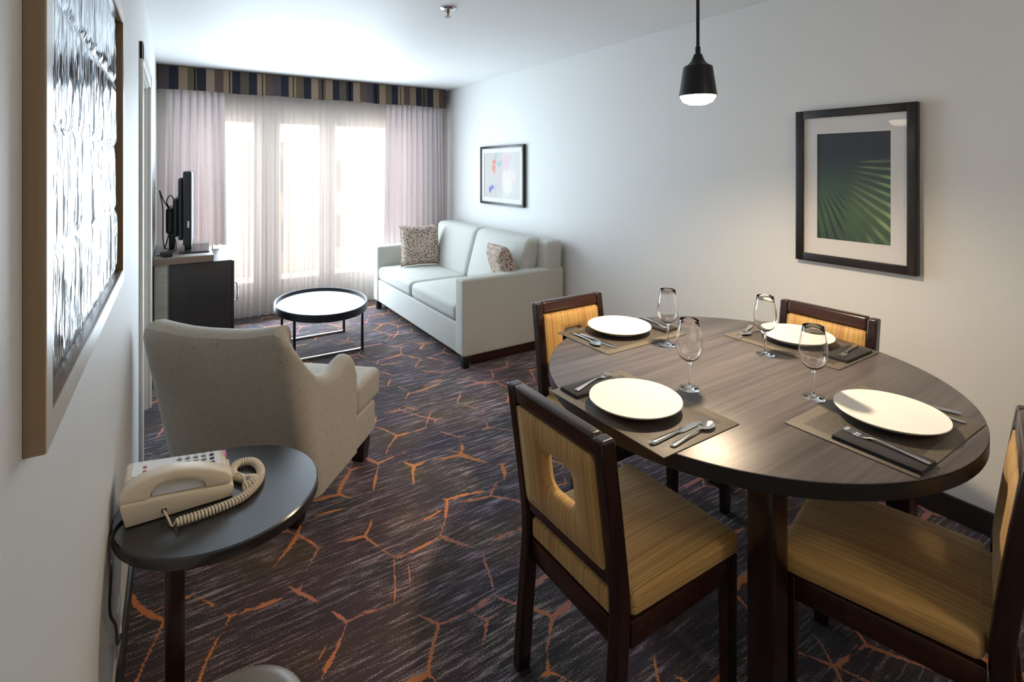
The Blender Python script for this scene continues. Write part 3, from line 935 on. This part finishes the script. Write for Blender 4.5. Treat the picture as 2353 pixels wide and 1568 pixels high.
# coiled cord: straight leads plus a helix around a guide path
def loc_(p): return Vector((p[0] + 0.106, p[1] - 1.601, p[2]))
guide = smooth_path([loc_(p) for p in ((0.006, 1.542, 0.0124), (0.075, 1.545, 0.0124), (0.15, 1.562, 0.0124), (0.196, 1.612, 0.0124), (0.212, 1.68, 0.0124), (0.196, 1.738, 0.0124), (0.158, 1.748, 0.0124), (0.142, 1.70, 0.0124), (0.166, 1.655, 0.012), (0.188, 1.625, 0.021), (0.178, 1.598, 0.026), (0.158, 1.590, 0.026))], 30)
cum = [0.0]
for a, c in zip(guide, guide[1:]): cum.append(cum[-1] + (c - a).length)
tot = cum[-1]
def at(s):
    s = max(0, min(tot, s)); lo = 0
    for i in range(len(cum) - 1):
        if cum[i + 1] >= s:
            lo = i; break
    u = (s - cum[lo]) / max(1e-9, cum[lo + 1] - cum[lo])
    return guide[lo].lerp(guide[lo + 1], u), (guide[lo + 1] - guide[lo]).normalized()
pitch, hr = 0.0076, 0.0092
hp = []
N = int(tot / pitch * 9)
for i in range(N + 1):
    s = tot * i / N
    p, tg = at(s)
    up = Vector((0, 0, 1)); up = (up - tg * up.dot(tg)).normalized(); sd = tg.cross(up)
    a = 2 * PI * i / 9
    hp.append(p + up * hr * math.cos(a) + sd * hr * math.sin(a))
b = NB(); tube(b, hp, 0.0029, 6)
tube(b, smooth_path([Vector((0.084, 0.0, 0.019)), Vector((0.094, -0.03, 0.010)), Vector((0.102, -0.054, 0.004)), hp[0]], 6), 0.0026, 8)
tube(b, smooth_path([Vector((0.238, 0.030, 0.040)), Vector((0.256, 0.028, 0.046)), Vector((0.268, 0.008, 0.038)), hp[-1]], 6), 0.0026, 8)
build('coiled_cord', b, M['cream'], t)

b = NB(); tube(b, smooth_path([(-0.092, 1.66, PZ + 0.004), (-0.120, 1.62, PZ + 0.004), (-0.1415 + 0.012, 1.55, PZ + 0.004), (-0.122, 1.50, PZ - 0.02), (-0.124, 1.50, PZ - 0.12), (-0.118, 1.56, 0.40), (-0.122, 1.66, 0.28), (-0.124, 1.80, 0.20), (-0.126, 1.84, 0.17)], 8), 0.003, 8)
prop(build('phone_cord', b, M['blackplastic']), 'thin dark telephone line hanging down the left wall below the side table', 'cord')
t = thing('wall_outlet', 'white wall outlet low on the left wall behind the side table leg', 'outlet', (XL, 1.84, 0.20))
b = NB(); rbox(b, 0, 0.006, -0.04, 0.04, -0.065, 0.065, 0.002, 1); build('cover_plate', b, M['outlet'], t)
for z in (-0.026, 0.026):
    b = NB(); rbox(b, 0.006, 0.0085, -0.017, 0.017, z - 0.014, z + 0.014, 0.001, 1); build('socket', b, M['phonewhite'], t)
t = thing('waste_bin', 'grey round topped bin cut off by the bottom edge of the photo', 'bin', (0.118, 1.295, 0))
b = NB(); lathe(b, [(0, 0.0), (0.115, 0.0), (0.122, 0.012), (0.132, 0.26), (0.128, 0.262), (0, 0.262)], 56); build('body', b, M['binmetal'], t)
b = NB(); lathe(b, [(0, 0.268), (0.11, 0.272), (0.131, 0.27), (0.139, 0.263), (0.137, 0.25), (0.1325, 0.25), (0.1325, 0.2625), (0, 0.2625)], 56); build('lid', b, M['binmetal'], t)

# ================================================================== LEFT WALL ART
AY0, AY1, AZ0, AZ1 = 0.742, 1.775, 1.19, 1.922
FX = -0.116
t = thing('wall_panel_art', 'wood framed panel of rippled mirror tiles on the left wall', 'wall art', (XL, (AY0 + AY1) / 2, (AZ0 + AZ1) / 2))
hy, hz = (AY1 - AY0) / 2, (AZ1 - AZ0) / 2
dp = FX - XL
b = NB()
fw_ = 0.034
rbox(b, 0, dp, -hy, -hy + fw_, -hz, hz, 0.0015, 1); rbox(b, 0, dp, hy - fw_, hy, -hz, hz, 0.0015, 1)
rbox(b, 0, dp, -hy + fw_, hy - fw_, -hz, -hz + fw_, 0.0015, 1); rbox(b, 0, dp, -hy + fw_, hy - fw_, hz - fw_, hz, 0.0015, 1)
build('frame', b, M['framewood'], t)
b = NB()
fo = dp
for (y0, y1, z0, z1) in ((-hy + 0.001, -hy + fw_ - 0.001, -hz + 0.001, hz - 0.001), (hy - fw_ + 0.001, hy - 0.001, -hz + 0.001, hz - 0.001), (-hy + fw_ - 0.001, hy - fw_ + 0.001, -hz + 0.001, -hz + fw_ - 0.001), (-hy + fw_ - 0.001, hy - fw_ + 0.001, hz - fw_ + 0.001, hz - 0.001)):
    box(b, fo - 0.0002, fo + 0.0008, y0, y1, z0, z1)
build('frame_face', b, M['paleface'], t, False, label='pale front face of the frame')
b = NB()
nc, nr = 6, 4
iw, ih = (2 * hy - 2 * fw_) / nc, (2 * hz - 2 * fw_) / nr
rn = random.Random(5)
for c in range(nc):
    for r in range(nr):
        y0, z0 = -hy + fw_ + c * iw, -hz + fw_ + r * ih
        K = 14
        ph, ph2 = rn.uniform(0, 6), rn.uniform(0, 6)
        g = []
        for i in range(K + 1):
            row = []
            for j in range(K + 1):
                u, v = i / K, j / K
                e = min(u, 1 - u, v, 1 - v) * iw
                hgt = 0.0032 * min(1, e / 0.012)
                wob = 0.0022 * math.sin(ph + 9 * u + 2 * v) * min(1, e / 0.02) + 0.0008 * math.sin(ph2 + 17 * u - 3 * v) * min(1, e / 0.02)
                row.append(b.verts.new((0.003 + hgt + wob, y0 + u * iw, z0 + v * ih)))
            g.append(row)
        for i in range(K):
            for j in range(K):
                b.faces.new((g[i][j], g[i + 1][j], g[i + 1][j + 1], g[i][j + 1]))
build('mirror_tiles', b, M['ripple'], t, angle=60)

# ================================================================== PICTURES ON THE RIGHT WALL
def picture(name, label, yc, zc, w_, h_, fw, mat_w, mat_h, pm, depth=0.03, gap=0.004):
    # local x runs towards the camera along the wall (photo right), z up, y into the room
    t = thing(name, label, 'picture', (XR - gap, yc, zc), -PI / 2)
    # rotz -90: local x -> world -y, local y -> world +x ; front faces local -y
    b = NB()
    for lp in (0,):
        rbox(b, -w_ / 2, -w_ / 2 + fw, -depth, 0, -h_ / 2, h_ / 2, 0.002, 1); rbox(b, w_ / 2 - fw, w_ / 2, -depth, 0, -h_ / 2, h_ / 2, 0.002, 1)
        rbox(b, -w_ / 2 + fw, w_ / 2 - fw, -depth, 0, h_ / 2 - fw, h_ / 2, 0.002, 1); rbox(b, -w_ / 2 + fw, w_ / 2 - fw, -depth, 0, -h_ / 2, -h_ / 2 + fw, 0.002, 1)
    build('frame', b, M['pictureframe'], t)
    pw, ph = mat_w, mat_h
    b = NB()
    box(b, -w_ / 2 + fw, -pw / 2, -depth + 0.010, -depth + 0.014, -h_ / 2 + fw, h_ / 2 - fw); box(b, pw / 2, w_ / 2 - fw, -depth + 0.010, -depth + 0.014, -h_ / 2 + fw, h_ / 2 - fw)
    box(b, -pw / 2, pw / 2, -depth + 0.010, -depth + 0.014, ph / 2, h_ / 2 - fw); box(b, -pw / 2, pw / 2, -depth + 0.010, -depth + 0.014, -h_ / 2 + fw, -ph / 2)
    build('mat', b, M['matboard'], t, False)
    b = NB(); box(b, -pw / 2, pw / 2, -depth + 0.014, -depth + 0.017, -ph / 2, ph / 2); build('print', b, pm, t, False)
    b = NB(); box(b, -w_ / 2 + fw, w_ / 2 - fw, -depth + 0.005, -depth + 0.007, -h_ / 2 + fw, h_ / 2 - fw); build('glass', b, M['picglass'], t, False)
picture('framed_picture', 'black framed green field print with white mat on the wall over the dining table', 1.205, 1.405, 0.535, 0.775, 0.040, 0.325, 0.53, M['fieldprint'])
picture('framed_picture', 'small black framed pastel wash print on the wall above the sofa', 4.43, 1.42, 0.82, 0.60, 0.024, 0.68, 0.46, M['washprint'])

# ================================================================== CEILING FITTINGS
t = thing('sprinkler', 'small metal sprinkler head hanging from the ceiling', 'sprinkler', (1.335, 2.73, ZC))
b = NB(); lathe(b, [(0, 0), (0.046, 0), (0.046, -0.005), (0.034, -0.014), (0.018, -0.016), (0, -0.016)], 32); build('cover_ring', b, M['chrome'], t)
b = NB(); lathe(b, [(0, -0.014), (0.011, -0.016), (0.010, -0.03), (0.006, -0.034), (0.006, -0.05), (0, -0.05)], 20); build('head', b, plain('brass', (0.35, 0.22, 0.1), 0.3, 1.0), t)
b = NB(); lathe(b, [(0, -0.05), (0.019, -0.051), (0.019, -0.054), (0, -0.055)], 20); build('deflector', b, M['chrome'], t)

PXp, PYp, PZb = 1.778, 1.347, 1.775
t = thing('pendant_lamp', 'black bell shaped pendant lamp hanging lit above the dining table', 'lamp', (PXp, PYp, PZb))
b = NB(); lathe(b, [(0.074, 0.014), (0.0575, 0.128), (0.056, 0.133), (0.040, 0.142), (0.027, 0.156), (0.020, 0.172), (0.016, 0.184), (0.0, 0.186), (0.0, 0.180), (0.013, 0.178), (0.022, 0.155), (0.036, 0.138), (0.052, 0.128), (0.071, 0.014)], 56, close=False); build('lamp_shade', b, M['blackmetal'], t)
b = NB(); lathe(b, [(0, -0.022), (0.035, -0.019), (0.058, -0.008), (0.069, 0.012), (0.070, 0.03), (0.055, 0.045), (0, 0.05)], 48); build('bulb', b, M['bulb'], t)
b = NB(); lathe(b, [(0, 0.182), (0.0105, 0.184), (0.0105, 0.212), (0.0075, 0.216), (0.0068, 0.218), (0.0068, ZC - PZb - 0.02), (0, ZC - PZb - 0.02)], 16); build('stem', b, M['blackmetal'], t)
b = NB(); lathe(b, [(0, ZC - PZb - 0.022), (0.055, ZC - PZb - 0.022), (0.06, ZC - PZb - 0.016), (0.06, ZC - PZb), (0, ZC - PZb)], 36); build('canopy', b, M['blackmetal'], t)
l = bpy.data.lights.new('pendant_light', 'SPOT'); l.energy = 66; l.color = (1.0, 0.77, 0.52); l.shadow_soft_size = 0.055; l.spot_size = math.radians(158); l.spot_blend = 1.0
lo = bpy.data.objects.new('pendant_light', l); COL.objects.link(lo); lo.location = (PXp, PYp, PZb - 0.03)

# assumed ceiling lamp behind the photographer, added out of view for warm fill
t = thing('assumed_ceiling_lamp', 'assumed round white ceiling lamp out of view behind the photographer', 'lamp', (1.5, -1.1, ZC))
b = NB(); lathe(b, [(0, 0), (0.17, 0), (0.17, -0.03), (0.16, -0.035), (0, -0.035)], 40); build('base', b, M['trim'], t)
b = NB(); lathe(b, [(0, -0.10), (0.07, -0.095), (0.13, -0.07), (0.155, -0.036), (0, -0.036)], 40); build('lamp_shade', b, M['assumed_bulb'], t)
l = bpy.data.lights.new('assumed_lamp_light', 'POINT'); l.energy = 9; l.color = (1.0, 0.86, 0.68); l.shadow_soft_size = 0.12  # warm fill light of the assumed lamp
lo = bpy.data.objects.new('assumed_lamp_light', l); COL.objects.link(lo); lo.location = (1.5, -1.1, ZC - 0.26)

# ================================================================== DINING TABLE
TX, TY, TR, TZ = 1.745, 1.155, 0.692, 0.75
t = thing('dining_table', 'large round dining table with dark grey brown wood top', 'dining table', (TX, TY, 0))
b = NB(); lathe(b, [(0, TZ - 0.004), (TR - 0.001, TZ - 0.004), (TR - 0.001, TZ - 0.001), (TR - 0.003, TZ), (0, TZ)], 128); build('tabletop', b, M['tabletop'], t)
b = NB(); lathe(b, [(0, TZ - 0.045), (TR - 0.003, TZ - 0.045), (TR, TZ - 0.042), (TR, TZ - 0.005), (0, TZ - 0.005)], 128); build('table_edge', b, M['black'], t, label='black table edge')
for x in (-0.42, 0.42):
    for y in (-0.37, 0.37):
        b = NB(); rbox(b, x - 0.036, x + 0.036, y - 0.036, y + 0.036, 0, TZ - 0.046, 0.003, 1); build('leg', b, M['espresso'], t)
for y in (-0.37, 0.37):
    b = NB(); rbox(b, -0.383, 0.383, y - 0.012, y + 0.012, TZ - 0.115, TZ - 0.046, 0.002, 1); build('apron', b, M['espresso_x'], t)
for x in (-0.42, 0.42):
    b = NB(); rbox(b, x - 0.012, x + 0.012, -0.333, 0.333, TZ - 0.115, TZ - 0.046, 0.002, 1); build('apron', b, M['espresso_x'], t)

# ================================================================== DINING CHAIRS
def make_chair(label):
    # local: front +y, seat centre at origin
    t = thing('dining_chair', label, 'chair', group='chairs around the dining table')
    HWc, DB, CHZ = 0.208, -0.215, 0.862
    for s in (-1, 1):
        b = NB()
        def post(p):
            q = p.copy()
            z = p.z
            q.y = p.y + (-0.035 * (1 - z / 0.42) if z < 0.42 else -0.055 * ((z - 0.42) / 0.43) ** 1.15)
            if z > 0.80: q.y += 0
            return q
        rbox(b, s * HWc - (0.038 if s > 0 else 0), s * HWc + (0 if s > 0 else 0.038), DB - 0.022, DB + 0.022, 0, CHZ - 0.003, 0.008, 2, fn=post, mid=12); build('leg', b, M['espresso'], t)
    def bk(z): return -0.055 * max(0, (z - 0.42) / 0.43) ** 1.15
    b = NB(); rbox(b, -HWc + 0.037, HWc - 0.037, DB - 0.02, DB + 0.02, 0.805, CHZ, 0.012, 3, fn=lambda p: Vector((p.x, p.y + bk(p.z), p.z))); build('top_rail', b, M['espresso_x'], t)
    b = NB(); rbox(b, -HWc + 0.037, HWc - 0.037, DB - 0.016, DB + 0.016, 0.475, 0.512, 0.004, 2, fn=lambda p: Vector((p.x, p.y + bk(p.z), p.z))); build('lower_rail', b, M['espresso_x'], t)
    # upholstered back with a slot through it
    b = NB()
    pw, ph, hw, hh = 0.336, 0.29, 0.118, 0.108
    z0 = 0.6585
    out, inn = rrect(pw, ph, 0.012), rrect(hw, hh, 0.035)
    loops = []
    th = 0.024
    prof = []
    for i in range(7):
        a = PI / 2 * i / 6
        prof.append((0.16 * (1 - math.sin(a)), th * math.cos(a) * 1.0 if i < 6 else 0))
    # cross section: from outer edge over the front to the slot, and back behind
    sec = [(0.0, 0.010), (0.02, 0.017), (0.06, 0.021), (0.3, 0.026), (0.6, 0.027), (0.85, 0.022), (0.96, 0.012), (1.0, 0.0), (0.96, -0.012), (0.85, -0.022), (0.6, -0.027), (0.3, -0.026), (0.06, -0.021), (0.02, -0.017), (0.0, -0.010)]
    for u, d in sec:
        loops.append([((ox + (ix - ox) * u), DB + d + bk(z0 + oz + (iz - oz) * u), z0 + oz + (iz - oz) * u) for (ox, oz), (ix, iz) in zip(out, inn)])
    sweep_loops(b, loops, True)
    bp = build('back_panel', b, M['stripe'], t)
    b = NB()
    for s in (-1, 1):
        lp = [Vector((x * 0.985, DB + s * 0.0185 + bk(z0 + z), z0 + z * 0.985)) for x, z in out]
        tube(b, lp + [lp[0]], 0.0032, 6)
    build('piping', b, M['stripe'], bp)
    b = NB()
    def trap(p):
        k = 1.0 + 0.06 * (p.y - DB) / 0.45
        return Vector((p.x * k, p.y, p.z))
    rbox(b, -0.205, 0.205, DB + 0.024, 0.235, 0.392, 0.458, 0.022, 4, crown=0.016, fn=trap, mid=5)
    rbox(b, -0.168, 0.168, DB - 0.014, DB + 0.05, 0.395, 0.455, 0.012, 3)
    build('seat', b, M['stripe'], t)
    for s in (-1, 1):
        b = NB(); rbox(b, s * 0.188 - 0.02, s * 0.188 + 0.02, 0.19, 0.232, 0, 0.390, 0.004, 2, fn=lambda p: Vector((s * 0.2 + (p.x - s * 0.2) * (0.72 + 0.28 * p.z / 0.388), p.y, p.z))); build('leg', b, M['espresso'], t)
        b = NB(); rbox(b, s * 0.192 - 0.012, s * 0.192 + 0.012, DB + 0.022, 0.192, 0.325, 0.390, 0.003, 1); build('seat_rail', b, M['espresso_x'], t)
    b = NB(); rbox(b, -0.196, 0.196, 0.195, 0.225, 0.325, 0.390, 0.003, 1); build('seat_rail', b, M['espresso_x'], t)
    b = NB(); rbox(b, -0.170, 0.170, DB - 0.012, DB + 0.012, 0.325, 0.390, 0.003, 1); build('seat_rail', b, M['espresso_x'], t)
    return t
ch = make_chair('dining chair nearest the carpet aisle with its slotted back towards the camera')
ch.location = (1.124, 1.100, 0); ch.rotation_euler = (0, 0, -PI / 2)
dup(ch, (1.655, 0.622, 0), math.radians(14), 'dining chair at the right edge of the photo with striped seat in full view')
dup(ch, (1.63, 1.722, 0), PI, 'dining chair on the sofa side of the table with amber lit back')
dup(ch, (2.217, 1.19, 0), PI / 2, 'dining chair against the right wall below the large green picture')

# ================================================================== PLACE SETTINGS
def make_plate():
    b = NB(); lathe(b, [(0, 0.0), (0.085, 0.0), (0.088, 0.003), (0.115, 0.012), (0.137, 0.024), (0.1425, 0.0285), (0.1415, 0.0305), (0.136, 0.029), (0.11, 0.0225), (0.06, 0.019), (0, 0.018)], 72)
    return build('dinner_plate', b, M['plate'])
def make_placemat():
    b = NB(); rbox(b, -0.24, 0.24, -0.163, 0.163, 0, 0.003, 0.0012, 1)
    return build('placemat', b, M['mat'])
def handle_strip(bm, pts):
    """flat bar from a list of (y, half width, z, half thickness)"""
    loops = []
    for y, hw, z, ht in pts:
        loops.append([(hw * math.cos(a), y, z + ht * math.sin(a)) for a in [2 * PI * k / 12 for k in range(12)]])
    R = sweep_loops(bm, loops, False)
    bm.faces.new(R[0]); bm.faces.new(R[-1])
def make_fork():
    b = NB()
    handle_strip(b, [(-0.10, 0.002, 0.0025, 0.001), (-0.098, 0.007, 0.003, 0.0018), (-0.085, 0.0085, 0.0035, 0.002), (-0.03, 0.005, 0.006, 0.002), (0.02, 0.003, 0.008, 0.002), (0.035, 0.004, 0.006, 0.0018), (0.045, 0.010, 0.003, 0.0014), (0.055, 0.0115, 0.002, 0.0012), (0.062, 0.0115, 0.002, 0.001)])
    o = build('fork', b, M['steel'])
    me = o.data
    b = NB(); b.from_mesh(me)
    for k in range(4):
        x = -0.0096 + 0.0064 * k
        handle = len(b.verts)
        loops = [[(x + hw * math.cos(a), y, z + 0.0009 * math.sin(a)) for a in [2 * PI * q / 8 for q in range(8)]] for y, hw, z in ((0.058, 0.002, 0.002), (0.075, 0.0018, 0.002), (0.09, 0.0016, 0.0045), (0.10, 0.0007, 0.007))]
        R = sweep_loops(b, loops, False); b.faces.new(R[0]); b.faces.new(R[-1])
    for f in b.faces: f.smooth = True
    b.to_mesh(me); b.free()
    return o
def make_knife():
    b = NB()
    handle_strip(b, [(-0.11, 0.002, 0.004, 0.002), (-0.107, 0.008, 0.004, 0.0038), (-0.09, 0.0095, 0.004, 0.004), (-0.03, 0.0075, 0.004, 0.0036), (0.0, 0.006, 0.004, 0.003), (0.008, 0.008, 0.0025, 0.0014), (0.02, 0.0105, 0.002, 0.0011), (0.07, 0.0105, 0.002, 0.0009), (0.095, 0.008, 0.002, 0.0008), (0.108, 0.003, 0.002, 0.0006), (0.11, 0.0008, 0.002, 0.0005)])
    return build('table_knife', b, M['steel'])
def make_spoon():
    b = NB()
    handle_strip(b, [(-0.10, 0.002, 0.0025, 0.001), (-0.098, 0.007, 0.003, 0.0018), (-0.085, 0.0085, 0.0035, 0.002), (-0.03, 0.005, 0.006, 0.002), (0.025, 0.003, 0.009, 0.002), (0.04, 0.0045, 0.0075, 0.0018)])
    st = len(b.verts)
    lathe(b, [(0, -0.0075), (0.35, -0.0065), (0.7, -0.0035), (1.0, 0.0), (0.96, 0.0007), (0.66, -0.0022), (0.33, -0.005), (0, -0.006)], 24, 0, 0.068, 0.0195, 0.031)
    b.verts.ensure_lookup_table()
    for v in b.verts[st:]: v.co.z += 0.0085
    return build('spoon', b, M['steel'])
def make_napkin():
    b = NB(); rbox(b, -0.045, 0.045, -0.105, 0.105, 0, 0.006, 0.003, 2, mid=4); rbox(b, -0.044, 0.043, -0.103, 0.104, 0.0062, 0.010, 0.002, 1, mid=4)
    return build('napkin', b, M['napkin'])
def make_glass(label):
    t = thing('wine_glass', label, 'wine glass', group='wine glasses on the dining table')
    outer = [(0.0, 0.0925), (0.009, 0.0935), (0.020, 0.098), (0.031, 0.108), (0.0385, 0.121), (0.0425, 0.140), (0.0428, 0.157), (0.0395, 0.184), (0.0345, 0.212), (0.0312, 0.234)]
    inner = [(0.0309, 0.2343), (0.0306, 0.234), (0.0339, 0.212), (0.0389, 0.184), (0.0421, 0.157), (0.0418, 0.1405), (0.0378, 0.1218), (0.0302, 0.1092), (0.019, 0.1005), (0.008, 0.0962), (0.0, 0.0955)]
    b = NB(); lathe(b, outer + inner, 56); build('bowl', b, M['wineglass'], t, angle=80)
    b = NB(); lathe(b, [(0, 0.0922), (0.0085, 0.0918), (0.0058, 0.086), (0.0042, 0.075), (0.0036, 0.05), (0.004, 0.02), (0.0065, 0.009), (0, 0.0088)], 24); build('stem', b, M['wineglass'], t, angle=80)
    b = NB(); lathe(b, [(0.0, 0.0), (0.034, 0.0), (0.0355, 0.0012), (0.034, 0.0026), (0.018, 0.005), (0.007, 0.0083), (0, 0.0086)], 40); build('foot', b, M['wineglass'], t, angle=80)
    return t
protos = dict(placemat=make_placemat(), plate=make_plate(), fork=make_fork(), knife=make_knife(), spoon=make_spoon(), napkin=make_napkin())
used = set()
def place(kind, loc, rz, label, cat, group):
    p = protos[kind]
    if kind in used:
        o = p.copy(); COL.objects.link(o)
    else:
        o = p; used.add(kind)
    o.location = loc; o.rotation_euler = (0, 0, rz)
    prop(o, label, cat, group)
    return o
MT = TZ + 0.0034                                         # top of a placemat
seats = {                                               # where each place is laid, as seen from its chair
    'before the slotted back chair nearest the camera': dict(rz=-PI / 2, mat=(1.217, 1.142), plate=(1.206, 1.145), fork=(1.205, 1.335, 0.22), knife=(1.182, 0.966, 0.03), spoon=(1.21, 0.932, 0.08), napkin=(1.190, 1.325, 0.0)),
    'before the amber lit chair on the sofa side': dict(rz=PI, mat=(1.69, 1.685), plate=(1.70, 1.712), fork=(1.90, 1.68, -0.2), knife=(1.525, 1.66, 0.05), spoon=(1.492, 1.70, -0.12), napkin=(1.898, 1.682, 0.0)),
    'before the chair against the right wall': dict(rz=PI / 2, mat=(2.218, 1.182), plate=(2.25, 1.20), fork=(2.262, 1.00, 0.12), knife=(2.170, 1.388, 0.35), spoon=(2.205, 1.362, -0.05), napkin=(2.25, 0.998, 0.0)),
    'before the chair at the right edge of the photo': dict(rz=0.0, mat=(1.738, 0.672), plate=(1.772, 0.672), fork=(1.572, 0.607, -0.05), knife=(1.955, 0.672, 0.28), spoon=(1.92, 0.64, 0.10), napkin=(1.560, 0.610, 0.0)),
}
for where, d in seats.items():
    rz = d['rz']
    place('placemat', (*d['mat'], TZ + 0.0002), rz, 'brown woven placemat ' + where, 'placemat', 'placemats on the dining table')
    place('plate', (*d['plate'], MT), 0, 'white round plate ' + where, 'plate', 'plates on the dining table')
    place('napkin', (d['napkin'][0], d['napkin'][1], MT), rz + d['napkin'][2], 'folded charcoal napkin ' + where, 'napkin', 'napkins on the dining table')
    place('fork', (d['fork'][0], d['fork'][1], MT + 0.0102), rz + d['fork'][2], 'steel fork on the napkin ' + where, 'fork', 'forks on the dining table')
    place('knife', (d['knife'][0], d['knife'][1], MT), rz + d['knife'][2], 'steel table knife ' + where, 'knife', 'knives on the dining table')
    place('spoon', (d['spoon'][0], d['spoon'][1], MT), rz + d['spoon'][2], 'steel spoon ' + where, 'spoon', 'spoons on the dining table')
g = make_glass('wine glass nearest the camera beside the front left plate'); g.location = (1.462, 1.142, TZ + 0.0003)
dup(g, (1.746, 1.473, TZ + 0.0003), 0, 'wine glass beside the far plate on the sofa side')
dup(g, (1.985, 1.185, TZ + 0.0003), 0, 'wine glass beside the plate against the right wall')
dup(g, (1.742, 0.876, TZ + 0.0003), 0, 'wine glass beside the plate at the right of the table')
